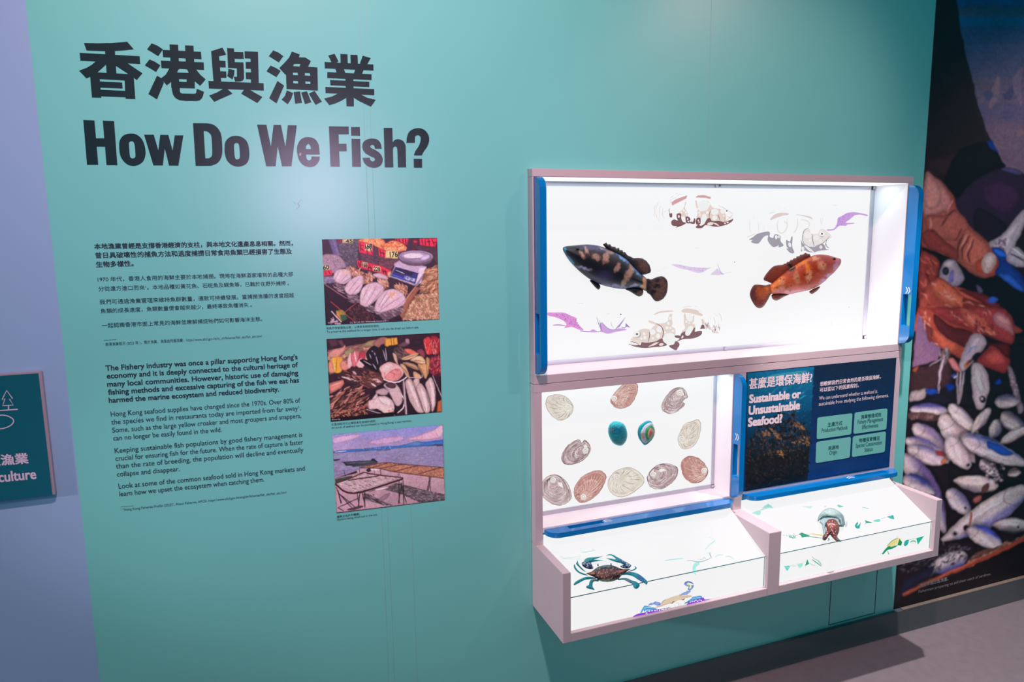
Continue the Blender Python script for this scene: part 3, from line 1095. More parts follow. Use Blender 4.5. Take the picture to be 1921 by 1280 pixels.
p.ell('#e9e9e9', 733, 715, 22, 38, -15)
p.blob(g2, "985,470 1030,480 1060,550 1160,540 1180,490 1240,480 1320,540 1350,590 1280,650 1230,700 1110,740 1040,740 940,690 930,560")
for e in ((1000, 570, 55, 50), (1130, 610, 40, 40), (1040, 650, 22, 30), (1190, 655, 18, 16)):
    p.ell('#eceae8', *e)
p.line('#8d8690', "1000,470 950,500 925,600 940,690 1000,730", 11, 0.5).line('#8d8690', "1070,555 1075,640 1100,740", 11, 0.4)
p.blob(g, "900,640 925,690 1000,735 1110,745 1220,700 1260,740 1280,780 1315,790 1180,805 1090,830 1000,820 960,800 900,812 908,740")
p.ell('#e9e9e9', 930, 775, 22, 34).ell('#e9e6e4', 1030, 780, 90, 13, 38).ell('#e9e6e4', 1000, 775, 70, 9, 42).ell('#e5dfdd', 1200, 750, 24, 26)
p.line('#8d8690', "1110,740 1230,690 1330,590", 9, 0.4).line('#8d8690', "1215,695 1250,745 1290,640", 9, 0.3).line(g, "1270,690 1290,740 1320,765", 14, 0.4).line('#b4adb3', "1290,640 1365,595", 5, 0.4)
p.ell('#f0f0f0', 1215, 550, 34, 38).ell('#3d3b40', 1216, 550, 13, 16).line('#77727c', "1190,580 1215,597 1240,585", 7, 0.3)
p.line('#b9b6c6', "1195,320 1200,400", 5, 0.5).line('#b9b6c6', "1228,310 1210,415", 5, 0.5).line('#c9c7c7', "1380,122 1440,124", 8, 0.6)
tag(p.build('fish_print', FILM, ub), 'faint grey grouper drawing above the red grouper')

# --- brown grouper at the bottom
p = film(1160, 560, 8)
b1, b2 = '#dfd0c8', '#7b555c'
for s in ("1435,225 1480,270", "1500,215 1540,270 1550,350", "1370,290 1395,315", "1425,280 1450,340 1450,390", "1350,330 1360,400", "1500,340 1500,400", "965,140 1040,120 1100,125", "1150,115 1190,130", "1210,160 1260,210"):
    p.line('#d9cfc8', s, 8, 0.6)
p.blob('#dccbc2', "530,250 580,210 660,190 780,180 828,195 740,205 640,215")
p.blob('#dfccc2', "960,170 1020,150 1080,155 1150,170 1200,185 1215,215 1265,240 1250,265 1180,250 1060,220 958,208")
p.blob(b1, "775,238 805,240 800,300 815,380 800,420 850,460 855,540 820,560 720,560 660,590 640,480 600,420 540,390 460,360 455,335 500,340 590,375 680,370 740,340 750,290")
p.blob(b1, "985,235 1010,240 1020,300 1060,350 1110,330 1120,260 1140,270 1135,360 1160,440 1140,500 1060,480 1000,560 950,500 1000,450 985,370")
p.blob(b1, "330,470 390,455 460,465 480,470 560,400 640,430 670,500 660,580 600,640 500,665 420,665 340,660 330,640 200,630 190,610 240,560 250,520")
for e in ((272, 535, 52, 52), (510, 505, 46, 42), (615, 465, 42, 48), (596, 565, 32, 34), (385, 530, 20, 22), (398, 590, 22, 28), (520, 600, 18, 18), (345, 605, 15, 20), (730, 440, 24, 24), (780, 445, 16, 18), (748, 375, 18, 24), (775, 300, 18, 24), (820, 490, 18, 20), (700, 510, 14, 16), (770, 610, 95, 95), (1070, 290, 42, 55), (1075, 480, 48, 70, 25), (1020, 350, 15, 20), (1060, 370, 12, 12), (1125, 370, 14, 20)):
    p.ell('#ededec', *e)
p.poly(b2, "1255,392 1285,398 1300,455 1225,458").poly('#dcc9c2', "1245,310 1280,320 1300,380 1260,390")
p.blob(b2, "150,685 200,690 330,700 345,660 430,665 560,645 650,600 680,650 730,700 640,725 520,735 400,745 270,730 190,705")
p.blob('#e6d6cf', "185,640 260,630 340,640 335,690 280,680 200,655").blob('#e8dad3', "165,680 230,680 290,700 240,705 180,695")
for e in ((530, 685, 60, 9, -28), (560, 685, 55, 8, -30), (500, 705, 55, 8, -22), (645, 692, 36, 20, -10)):
    p.ell('#ead9d2', *e)
p.line('#74484e', "570,380 640,420 675,490 670,560 650,620", 12, 0.5).line('#74484e', "465,500 470,560 450,650", 10, 0.4).line('#6b4448', "180,650 260,665 310,700", 8, 0.3)
p.blob(b2, "848,560 900,555 930,560 950,520 1030,490 1010,540 1080,530 1130,450 1150,440 1150,500 1200,490 1255,495 1240,550 1160,590 1090,605 980,612 900,640 880,640 920,605 860,590")
p.ell('#ededec', 1045, 515, 40, 50, 30).ell('#e9dcd6', 962, 580, 14, 24, 30)
p.blob(b2, "760,712 830,690 855,645 890,650 918,685 905,730 885,745 890,755 860,778 800,750")
p.strokes(['#8b6266', '#a67c78'], "1300,380 1570,420 1540,480 1480,525 1320,440", 26, 60, 9, 95, 18)
p.blob('#e8d0c8', "1330,440 1400,460 1500,510 1480,525 1400,480")
p.ell('#2e2a2c', 280, 536, 15).line('#5a4a4c', "325,510 328,550 300,580 250,580", 7, 0.3)
tag(p.build('fish_print', FILM, ub), 'brown white spotted grouper drawing at the bottom of the panel')

# --- violet fish drawings
p = film(1020, 560, 8)
vi = '#dd93d6'
p.blob(vi, "60,215 150,212 300,215 400,255 495,300 490,340 530,400 600,475 530,470 430,430 380,435 310,440 340,395 300,340 180,285 70,260")
p.dots(['#8a4f97', '#a75cae'], "70,225 300,225 480,300 560,455 420,410 300,320", 110, 6)
p.line('#b98fcb', "135,405 220,398 330,410", 18, 0.7)
p.blob('#cb9fdc', "545,485 680,490 740,465 800,490 850,480 840,380 880,370 960,450 1050,470 1130,450 1250,470 1100,500 960,530 870,505 760,510 600,502")
p.poly('#cb9fdc', "1080,450 1225,285 1140,430")
p.line('#5c4b86', "795,285 830,400 885,505", 7, 0.6).line('#6d5a93', "545,485 620,495 680,495", 7, 0.4).line('#5c4b86', "840,320 850,400 870,460", 6, 0.6).line('#5c4b86', "870,350 960,445 1060,470 1140,400 1225,285", 6, 0.5).line('#8878a8', "1010,350 1020,400 1050,450", 5, 0.5)
p.poly('#9d74c4', "1160,435 1225,435 1232,370 1300,440 1245,425 1215,450 1170,445")
p.ell('#4d4478', 1157, 240, 10).line('#c3c0c8', "950,225 985,240", 6, 0.5).line('#cfcfd4', "1135,280 1160,285", 7, 0.5).line('#c9b9b9', "505,72 595,72", 8, 0.6)
tag(p.build('fish_print', FILM, ub), 'violet spotted fish drawing beside the dark handle plate')
p = film(1390, 370, 8)
vi = '#c79bdb'
p.blob(vi, "1455,315 1500,290 1590,240 1690,225 1790,240 1895,262 1890,285 1790,262 1700,275 1640,330 1570,385 1690,385 1690,398 1600,410 1570,430 1480,430 1400,490 1310,505 1290,485 1390,475 1440,400")
p.dots(['#a777c4', '#b58ad0'], "1460,320 1590,250 1780,250 1640,320 1560,400 1420,460", 70, 6)
tag(p.build('fish_print', FILM, ub), 'violet fish drawing at the far upper corner of the panel')
p = film(1220, 460, 8)
p.blob('#dccbe6', "320,290 450,295 560,320 700,335 860,340 920,330 860,365 780,410 700,415 580,380 420,340")
p.dots(['#c3a6d8'], "420,300 700,340 880,345 780,400 600,375", 90, 5)
p.poly('#dccbe6', "900,445 1000,350 1060,400 1110,430 1030,450").line('#a38bc0', "1005,275 1040,370 1075,435 1115,430", 7, 0.6).line('#dcd3e6', "1110,425 1215,405", 9, 0.5)
p.ell('#a9a5a5', 1265, 255, 9).line('#d8d8d8', "670,48 735,42", 9, 0.6).line('#dedee2', "100,400 240,330", 8, 0.6)
tag(p.build('fish_print', FILM, ub), 'very faint violet fish drawing in the middle of the panel')
p = film(1395, 455, 8)
p.line('#d8d8da', "1320,1180 1328,1250", 6, 0.6).line('#dddddf', "1400,1215 1500,1240", 5, 0.6).line('#dcdce0', "1600,1180 1680,1170", 5, 0.6).ell('#cfcfd2', 1580, 970, 7)
p.build('scuff_mark', FILM, ub)


def soft(x, a, b):
    t = max(0.0, min(1.0, (x - a) / (b - a)))
    return t * t * (3 - 2 * t)


def painter(view, base, spots, seed=0, mottle=0.35, mscale=0.25, rim=None, rimw=0.25):
    """coat of a model fish: base colour, soft elliptical blotches, mottling"""
    ox, oy, sc = view
    bl = lin(base)
    sp = [(lin(c), ox + x / sc, oy + y / sc, rx / sc, ry / sc, math.radians(r), k) for (c, x, y, rx, ry, r, k) in spots]
    rc = lin(rim) if rim else None

    def f(x, y, t):
        wob = noise.noise(Vector((x * 0.16, y * 0.16, seed)))
        wob2 = noise.noise(Vector((x * 0.16, y * 0.16, seed + 40)))
        c = bl.copy()
        for (cc, cx, cy, rx, ry, r, k) in sp:
            dx, dy = x - cx + wob * min(3.6, rx * .9), y - cy + wob2 * min(3.6, ry * 1.6)
            u = (dx * math.cos(r) + dy * math.sin(r)) / rx
            v = (-dx * math.sin(r) + dy * math.cos(r)) / ry
            w = 1 - soft(math.hypot(u, v), 1 - k, 1 + k)
            if w > 0: c = c.lerp(cc, w)
        if rc is not None and t < rimw:
            c = c.lerp(rc, 1 - t / rimw)
        m = 1 + mottle * noise.noise(Vector((x * mscale * 3, y * mscale * 3, seed + 5)))
        return c * max(m, 0.15)
    return f


# --- dark grouper model
g = tag(empty('grouper_model', (0.97, YB, 1.35)), 'dark grouper with tan blotches swimming nose up in the glowing light box', 'fish')
v = (1040, 440, 8)
dk, tan_, brn = '#0f101a', '#8e7362', '#5a4238'
SK = M['skin']
coat = painter(v, dk, [('#3a3a58', 560, 190, 190, 45, 5, .6), (tan_, 420, 310, 60, 32, 55, .5), (tan_, 480, 235, 26, 60, -20, .5), (tan_, 630, 340, 60, 42, 30, .5),
                       (tan_, 770, 350, 45, 85, 20, .5), (tan_, 850, 265, 50, 30, 20, .6), (tan_, 945, 495, 32, 70, 30, .5), (tan_, 1130, 570, 48, 150, 25, .45), (tan_, 1040, 730, 30, 70, 25, .5),
                       ('#b08058', 1355, 700, 28, 90, -5, .4), ('#b08058', 1330, 790, 50, 28, 40, .4), ('#5a8cc0', 1030, 350, 130, 30, 38, .5), ('#4d86bd', 1240, 540, 90, 34, 48, .5), ('#8d87a0', 720, 200, 70, 22, 25, .6),
                       ('#8c86a0', 440, 505, 110, 18, 15, .6), ('#77718f', 900, 780, 230, 26, 8, .7), ('#8b84a0', 1180, 780, 80, 18, -20, .7), ('#1690a8', 150, 225, 28, 40, 0, .6), ('#2a9fc0', 230, 380, 24, 110, -38, .5),
                       ('#2a2a48', 740, 640, 120, 80, 0, .8)], 2, 0.6, 0.3, '#1c2c48', 0.12)  # cyan jaw and bluish rim: backlight glow painted into the coat
puff('fish_body', BACK, smooth(P("125,215 160,180 300,165 480,150 640,165 760,200 880,250 1000,310 1110,390 1200,490 1300,590 1390,670 1400,760 1380,850 1300,815 1180,800 1050,820 900,805 700,755 560,690 430,600 320,500 220,390 150,280", *v), True, 4), 0.034, coat, SK, g, 1.6, 0.002)
fin = painter(v, '#15161c', [(brn, 1340, 480, 100, 70, 50, .8), (brn, 1580, 800, 120, 190, 15, .6), ('#16161e', 1540, 680, 50, 30, 0, .6), ('#14141c', 1540, 770, 55, 30, 0, .6), ('#14141c', 1480, 850, 40, 30, 0, .6), ('#141018', 1450, 900, 40, 30, 0, .6), (brn, 1290, 880, 50, 40, 0, .8), ('#b08058', 920, 200, 30, 14, 20, .6)], 5, 0.9, 0.5, '#241a18', 0.2)
puff('dorsal_fin', BACK, [(q_[0], q_[1]) for q_ in P("725,150 780,120 800,150 835,145 860,180 915,185 930,210 970,200 980,235 1020,235 1035,265 1060,262 1095,310 1190,355 1260,352 1320,360 1380,395 1430,460 1452,540 1440,575 1380,598 1300,610 1200,560 1080,440 950,340 820,260", *v)], 0.006, fin, SK, g, 1.5, 0.004)
puff('tail_fin', BACK, smooth(P("1390,670 1450,675 1540,640 1620,628 1680,670 1702,740 1690,870 1640,960 1560,1003 1500,990 1440,910 1380,850", *v), True, 4), 0.006, fin, SK, g, 1.5, 0.004)
puff('anal_fin', BACK, smooth(P("1060,815 1180,790 1300,805 1335,850 1320,910 1270,932 1220,910 1140,860", *v), True, 4), 0.006, fin, SK, g, 1.5, 0.003)
puff('pelvic_fin', BACK, smooth(P("530,690 600,700 680,755 688,800 660,828 610,790", *v), True, 4), 0.005, fin, SK, g, 1.4, 0.003)
puff('eye', BACK, smooth(P("325,215 340,190 370,198 380,222 360,240 338,236", *v), True, 3), 0.006, painter(v, '#15090c', [('#4a2420', 352, 215, 22, 20, 0, .3), ('#08060a', 352, 217, 13, 13, 0, .2)]), M['skin'], g, 0.8, 0.022)

# --- red grouper model
g = tag(empty('grouper_model', (1.68, YB, 1.35)), 'orange red spotted grouper in the glowing light box', 'fish')
v = (1395, 455, 8)
rd, og, pk = '#9c3206', '#d4741c', '#c48a62'
spots = [('#8d3022', 1250, 250, 240, 90, 8, .7), (og, 860, 320, 130, 34, -30, .6), (og, 960, 400, 50, 90, -20, .6), (og, 560, 560, 150, 40, -40, .6), (pk, 570, 610, 45, 70, 0, .7), (pk, 790, 540, 50, 90, 0, .7),
         (pk, 980, 500, 40, 80, 10, .7), (pk, 1170, 340, 50, 70, -30, .7), (pk, 1080, 240, 60, 30, 0, .7), ('#b8532c', 700, 620, 110, 80, 0, .8), ('#9c3a20', 680, 480, 90, 50, 0, .6), ('#a63c1c', 870, 440, 50, 110, 0, .5),
         ('#d5783c', 420, 680, 60, 70, 0, .7), ('#c07a86', 800, 740, 280, 26, -8, .7), ('#b98ab4', 1230, 560, 120, 40, -42, .6), ('#b0708e', 1390, 340, 30, 110, 18, .6), ('#1d1416', 725, 400, 55, 26, -35, .4), ('#c9c4c0', 690, 390, 70, 12, -38, .4)]
rr = random.Random(4)
for _ in range(60):
    spots.append(('#7c1c0a' if rr.random() < .7 else '#c05a30', rr.uniform(460, 1300), rr.uniform(240, 740), rr.uniform(8, 15), rr.uniform(8, 15), 0, .6))
coat = painter(v, rd, spots, 8, 0.3, 0.25, '#9a4a40', 0.1)
puff('fish_body', BACK, smooth(P("410,620 480,560 600,460 720,370 860,280 1000,210 1120,182 1260,190 1380,225 1450,245 1466,285 1440,350 1360,450 1290,510 1210,590 1100,665 980,715 840,745 680,780 560,770 430,775 395,720 390,660", *v), True, 4), 0.034, coat, SK, g, 1.6, 0.002)
fin = painter(v, '#6e3428', [('#8a3d24', 520, 440, 140, 60, -40, .8), ('#a8522a', 260, 740, 120, 80, 30, .9), ('#c0703c', 380, 700, 60, 60, 0, .7), ('#1a1212', 700, 345, 40, 26, 0, .5), ('#5c2c2c', 150, 790, 40, 160, 0, .8)], 9, 0.25, 0.4, '#4e2828', 0.25)
puff('dorsal_fin', BACK, [(q_[0], q_[1]) for q_ in smooth(P("300,560 320,500 400,400 470,350 590,335! 610,318! 640,312 655,290! 690,285 700,262! 735,260 750,238! 785,235 795,210! 835,205 850,185! 890,180 925,155! 960,170 990,170! 1005,205! 900,300 760,410 640,500 520,590 430,612 350,585", *v), True, 3)], 0.006, fin, SK, g, 1.5, 0.004)
puff('tail_fin', BACK, smooth(P("400,632 330,645 210,632 150,645 105,720 95,800 130,890 190,970 245,988 300,960 360,870 400,790 440,730", *v), True, 4), 0.006, fin, SK, g, 1.5, 0.004)
puff('anal_fin', BACK, smooth(P("420,790 480,770 600,765 690,775 600,820 520,865 470,870 430,840", *v), True, 4), 0.006, fin, SK, g, 1.5, 0.003)
puff('pelvic_fin', BACK, smooth(P("985,740 1060,690 1150,660 1110,720 1070,750 1025,775", *v), True, 4), 0.005, fin, SK, g, 1.4, 0.003)
puff('eye', BACK, smooth(P("1345,245 1355,228 1378,230 1388,248 1372,262 1352,260", *v), True, 3), 0.006, painter(v, '#0a0708', []), M['skin'], g, 0.8, 0.018)

# ------------------------------------------------------------------ lower cabinet
lb = tag(empty('display_cabinet', (1.37, 0, 0.406)), 'white wall cabinet with a glowing shell window and two glowing trays below', 'cabinet')
LZ0, LZ1 = 0.600, 1.0575           # upright part
LX0, LX1, LO0, LO1, YL = 0.7265, 1.3575, 0.647, 1.0345, 0.055
YT, TZ0, TZ1, TB = -0.210, 0.406, 0.599, 0.4295
MB().box(XF0, XF1, YF, YL + 0.01, LO1, LZ1).build('top_panel', M['white'], lb, 0.0008)
MB().box(XF0, LX0, YF, YL + 0.01, TZ1, LO1).build('side_panel', M['white'], lb, 0.0008)
MB().box(LX1, 1.4045, YF, YL + 0.01, TZ1, LO1).build('divider_panel', M['white'], lb, 0.0008)
MB().box(2.0165, XF1, YF, YL + 0.01, TZ1, LO1).build('side_panel', M['white'], lb, 0.0008)
MB().box(LX0, LX1, YF, YL + 0.01, 0.632, LO0).build('shelf_panel', M['inner'], lb, 0.0006)
MB().box(1.4045, 2.0165, YF, YL + 0.01, 0.64, 0.655).build('shelf_panel', M['white'], lb, 0.0006)
MB().box(LX0, LX1, YL, YL + 0.008, LO0, LO1).build('backlit_panel', M['glow'], lb)
b = MB()
for (x0, x1, z0, z1) in ((LX0, LX1, LO1 - 0.012, LO1), (LX0, LX1, LO0, LO0 + 0.013), (LX1 - 0.0115, LX1, LO0, LO1)):
    b.box(x0, x1, YL - 0.004, YL - 0.0005, z0, z1)
b.build('panel_strip', M['alu'], lb)
MB().box(LX1 - 0.0008, LX1 - 0.0001, YF + 0.001, YL - 0.0045, LO0, LO1).build('lit_liner', M['inner'], lb)  # added skin, whitened so this reveal looks lit
MB().box(LX1 - 0.012, LX1 - 0.002, YL - 0.007, YL - 0.004, LO0 + 0.002, LO0 + 0.012).build('clip', M['alu'], lb, 0.001)
strip('fill_strip_shells', 1.04, LO1 - 0.002, 0.012, 0.6, 0.04, (0, 0, -1), 0.6)  # unseen fill lamp added above the shells
# trays
for (x0, x1) in ((XF0, LX0), (LX1, 1.4005), (2.0215, 2.0455)):
    MB().box(x0, x1, YT, -0.001, TZ0, TZ1).build('tray_side', M['white'], lb, 0.0008)
MB().box(LX0, LX1, YT, -0.001, TZ0, TB).build('tray_base', M['white'], lb, 0.0008)
MB().box(1.4005, 2.0215, YT, -0.001, TZ0, TB).build('tray_base', M['white'], lb, 0.0008)
BZ, BY = 0.523, -0.198             # front edge of the sloping glowing bed
for (x0, x1) in ((LX0, LX1), (1.4005, 2.0215)):
    MB().prism([(-0.03, TB + 0.0005), (BY, TB + 0.0005), (BY, BZ), (-0.03, 0.612), (-0.0285, 0.6268)], [], lambda y, z, x=x0: (x + 0.0006, y, z), lambda y, z, x=x1: (x - 0.0006, y, z)).build('glowing_bed', M['glow'], lb)
    b = MB()
    b.box(x0 + 0.001, x1 - 0.001, BY - 0.0012, BY + 0.0002, BZ - 0.0008, BZ + 0.0010)
    b.box(x1 - 0.0052, x1 - 0.0036, BY - 0.0012, BY - 0.0002, TB + 0.003, BZ)
    b.build('glass_edge', M['edge'], lb)
BED = Plane((0, BY, BZ), Vector((0, -(0.612 - BZ), (-0.03 - BY))))
PANE = Plane((0, BY, 0), (0, -1, 0))

# shells printed on the small panel
SHB = Plane((0, YL - 0.0002, 0), (0, -1, 0))


def shell(view, outline, sp, tints, label, seed):
    light, mid, dark, rim = tints
    pts = P(outline, *view)
    cx = sum(q_[0] for q_ in pts) / len(pts)
    cy = sum(q_[1] for q_ in pts) / len(pts)
    sx, sy = view[0] + sp[0] / view[2], view[1] + sp[1] / view[2]
    sm = smooth(pts, True, 8)
    bx0, bx1, by0, by1 = min(q_[0] for q_ in sm) - 1, max(q_[0] for q_ in sm) + 1, min(q_[1] for q_ in sm) - 1, max(q_[1] for q_ in sm) + 1
    p = Ras(SHB, [(bx0, by0), (bx1, by0), (bx1, by1), (bx0, by1)], view, 0.5, mid, lift=0.0003, seed=seed, softness=0.7, warp=0.5, rnd=0, clip=sm)
    ll, lm = lin(light), lin(mid)
    far = max(math.hypot(q_[0] - sx, q_[1] - sy) for q_ in sm)
    rg = random.Random(seed)
    # wash in bands of growth around the spiral
    for k in range(9):
        t = 1 - k / 9.0
        ring = [(sx + (q_[0] - sx) * t, sy + (q_[1] - sy) * t) for q_ in sm]
        c = ll.lerp(lm, rg.uniform(0.25, 1.0))
        p._raw(lambda x, y, c=c: c, [ring])
    n = len(sm)
    radial, conc = (1, 0.35) if tints is not MAU else (0.35, 1)
    nr = 24
    sw = rg.choice([-5, 5])
    for k in range(nr):
        a = int(k * n / nr)
        seg = []
        t0, t1 = rg.uniform(0.2, 0.32), rg.uniform(0.8, 0.97)
        for i in range(7):
            t = t0 + (t1 - t0) * i / 6
            q_ = sm[int(a + sw * (1 - t) * 2) % n]
            seg.append((sx + (q_[0] - sx) * t + rg.uniform(-.25, .25), sy + (q_[1] - sy) * t + rg.uniform(-.25, .25)))
        p._ribbon(light, seg, 1.5 * radial, 0.6)
        p._ribbon(dark if k % 2 else mid, [(x + 0.7, y + 0.5) for x, y in seg[rg.randrange(0, 3):]], rg.uniform(0.5, 1.1) * radial, 0.7)
    for k in range(13):
        t = 0.3 + 0.67 * k / 12
        a = 0
        while a < n:
            ln = rg.randrange(5, 14)
            seg = [(sx + (sm[(a + i) % n][0] - sx) * t, sy + (sm[(a + i) % n][1] - sy) * t) for i in range(ln + 1)]
            if rg.random() < 0.75:
                p._ribbon(rg.choice([dark, dark, mid, light, '#f2eeec']), seg, rg.uniform(0.4, 1.1) * conc, 0.8)
            a += ln
    edge = '#f1ece8'
    p.blob(edge, " ".join("%f,%f" % (((sx + (sm[(n // 3 + i) % n][0] - sx) * tt) - view[0]) * view[2], ((sy + (sm[(n // 3 + i) % n][1] - sy) * tt) - view[1]) * view[2]) for tt, rng in ((0.55, range(0, n // 8, 3)), (0.3, range(n // 8, 0, -3))) for i in rng)) if tints is MAU else None
    p.step = 0.00003
    p._ribbon(rim, sm + sm[:1], 0.7, 0.0)
    st = rg.randrange(n)
    p._ribbon(dark, [sm[(st + i) % n] for i in range(n // 2)], 1.3, 0.7)
    p.dots(['#f4efec'], outline, 10, 6, sm=True)
    p.ell('#efe9e4', sp[0], sp[1], 46, 44, 20)
    spi = []
    for i in range(26):
        a = i * 0.42
        r = 40 - i * 1.4
        spi.append((view[0] + (sp[0] + r * math.cos(a)) / view[2], view[1] + (sp[1] + r * math.sin(a)) / view[2]))
    p._ribbon(dark, spi, 0.55, 0.3)
    p.mottle(0.10, 1.2, 0.02)
    return tag(p.build('shell_print', FILM, lb), label)


PALE = ('#ece8dc', '#cfc0b2', '#7d6c66', '#7a6c68')
RED = ('#e0bfb4', '#b67b74', '#7a3838', '#94605e')
MAU = ('#d8c9c8', '#a5868a', '#6c4c52', '#4c3c42')
shell((1010, 700, 8), "110,450 140,360 250,325 370,335 460,400 525,510 500,610 410,690 305,712 200,640 130,540", (455, 512), PALE, 'pale cream abalone shell drawing in the upper corner nearest the frame side', 11)
shell((1010, 700, 8), "1080,410 1130,320 1240,195 1330,160 1470,160 1492,230 1470,330 1400,460 1310,520 1215,535 1120,490", (1140, 382), RED, 'reddish abalone shell drawing cut by the top edge of the window', 12)
shell((1130, 720, 8), "890,370 900,290 970,170 1060,85 1150,60 1240,90 1280,200 1240,230 1205,270 1240,315 1150,400 1060,445 980,445 920,410", (1160, 138), MAU, 'mauve abalone shell drawing high above the pale slanting shell', 13)
shell((1130, 720, 8), "1132,830 1170,720 1230,610 1330,570 1430,540 1475,600 1470,720 1420,870 1350,950 1250,985 1170,950", (1192, 830), PALE, 'pale slanting abalone shell drawing beside the metal strip', 14)
shell((1010, 820, 8), "350,290 400,180 490,90 600,35 650,90 700,45 760,100 785,180 750,270 680,340 580,395 460,420 370,390", (708, 210), MAU, 'mauve abalone shell drawing in the middle row below the cream one', 15)
shell((1010, 820, 8), "62,680 150,590 260,568 370,620 450,720 495,850 485,940 400,1010 300,1027 190,1000 90,920 62,880", (222, 650), MAU, 'large mauve abalone shell drawing in the bottom corner against the frame', 16)
shell((1010, 820, 8), "530,810 560,720 650,600 780,530 900,500 990,540 1018,610 980,720 900,850 790,940 690,985 620,985 550,910", (675, 905), RED, 'reddish abalone shell drawing in the bottom row tilted to the upper corner', 17)
shell((1010, 820, 8), "1040,690 1080,590 1180,500 1330,460 1440,480 1540,560 1587,630 1560,720 1460,810 1340,880 1230,905 1130,870 1060,790", (1180, 600), PALE, 'large cream abalone shell drawing in the middle of the bottom row', 18)
shell((1130, 820, 8), "675,640 690,560 760,470 850,415 950,398 1060,420 1130,470 1130,560 1080,650 990,730 900,780 800,785 710,740", (765, 562), MAU, 'mauve abalone shell drawing between the cream and the red one in the bottom row', 19)
shell((1130, 820, 8), "1178,430 1200,350 1290,288 1400,300 1500,360 1560,440 1588,520 1560,600 1490,670 1400,695 1300,670 1220,590", (1528, 508), RED, 'reddish abalone shell drawing at the end of the bottom row', 20)

# two real green abalone models in the middle
v = (1130, 720, 8)
c = painter(v, '#138a94', [('#0e6d84', 240, 700, 110, 60, 20, .8), ('#5c7078', 150, 700, 36, 26, 0, .6), ('#1aa3a8', 230, 600, 120, 40, 0, .8), ('#16868a', 240, 860, 110, 50, 0, .8), ('#0f7a84', 330, 760, 40, 110, 0, .8)], 3, 0.5, 0.6, '#27b4bc', 0.2)  # lighter cyan rim: fringe of the backlight put into the colour
o = puff('abalone_model', SHB, smooth(P("85,720 100,630 150,575 220,565 300,590 350,650 375,750 360,850 300,925 230,928 160,890 110,810", *v), True, 4), 0.022, c, SK, None, 1.1, 0.001, bump=0.002)
tag(o, 'whole teal green abalone shell in the middle of the shell window', 'shell')
g = tag(empty('abalone_model', (1.13, YL, 0.86)), 'teal abalone turned over to show white and green rings in the shell window', 'shell')
flatc = lambda col: painter(v, col, [], 4, 0.2, 0.4)
puff('shell', SHB, smooth(P("530,710 560,630 640,570 690,555 735,568 770,640 790,720 770,800 720,870 640,925 580,870 540,800", *v), True, 4), 0.008, flatc('#14949c'), SK, g, 1.2, 0.001)
puff('mantle', SHB, smooth(P("562,740 600,650 670,590 735,580 775,640 790,720 770,790 700,870 640,905 585,850", *v), True, 4), 0.014, painter(v, '#a9b6c4', [('#8d8076', 600, 790, 36, 70, -20, .6)], 3, .2), SK, g, 1.2, 0.001)
puff('fringe', SHB, smooth(P("618,760 640,670 690,622 740,610 775,660 788,720 765,800 700,868 650,845", *v), True, 4), 0.02, painter(v, '#12803c', [('#20a890', 720, 850, 60, 26, -30, .5), ('#1f8a74', 730, 620, 50, 20, 0, .6)], 3, .3), SK, g, 1.2, 0.001)
puff('foot', SHB, smooth(P("660,755 680,680 725,645 765,680 785,730 760,790 710,840 672,815", *v), True, 4), 0.026, painter(v, '#8c7a6c', [('#b06a5c', 730, 720, 34, 50, 20, .8)], 3, .3), SK, g, 1.0, 0.001)

# ------------------------------------------------------------------ pull-out plates
def arc(cx, cy, r, a0, a1, n=8):
    return [(cx + r * math.cos(math.radians(a0 + (a1 - a0) * i / n)), cy + r * math.sin(math.radians(a0 + (a1 - a0) * i / n))) for i in range(n + 1)]


def rrect(x0, x1, y0, y1, r):
    return arc(x1 - r, y1 - r, r, 0, 90, 4) + arc(x0 + r, y1 - r, r, 90, 180, 4) + arc(x0 + r, y0 + r, r, 180, 270, 4) + arc(x1 - r, y0 + r, r, 270, 360, 4)


def chevrons(f, cx, cy, w, h, flip=1):
    """two arrow strokes in plate coordinates"""
    b = MB()
    for k in (0, 1):
        x = cx + (k - 0.75) * w * 0.55 * flip
        t = w * 0.2 * flip
        d = w * 0.38 * flip
        pts = [(x, cy + h / 2), (x + t, cy + h / 2), (x + t + d, cy), (x + t, cy - h / 2), (x, cy - h / 2), (x + d, cy)]
        b.bm.faces.new([b.bm.verts.new(f(*p)) for p in pts])
    return b


def vplate(label, x0, x1, z0, z1, yb, yf, slot, arr=None, r=0.034):
    t = tag(empty('pull_out_plate', (x0, yb, z0)), label, 'handle')
    outer = [(yb, z0), (yb, z1)] + arc(yf + r, z1 - r, r, 90, 180) + arc(yf + r, z0 + r, r, 180, 270)
    hole = rrect(min(slot[0], slot[1]), max(slot[0], slot[1]), slot[2], slot[3], 0.003)
    MB().prism(outer, [hole], lambda y, z: (x0, y, z), lambda y, z: (x1, y, z)).build('plate', M['blue'], t, 0.0007)
    if arr:
        chevrons(lambda y, z: (x0 - 0.0004, y, z), arr[0], arr[1], 0.016, 0.021, -1).build('arrow_mark', M['arrow'], t)
    return t


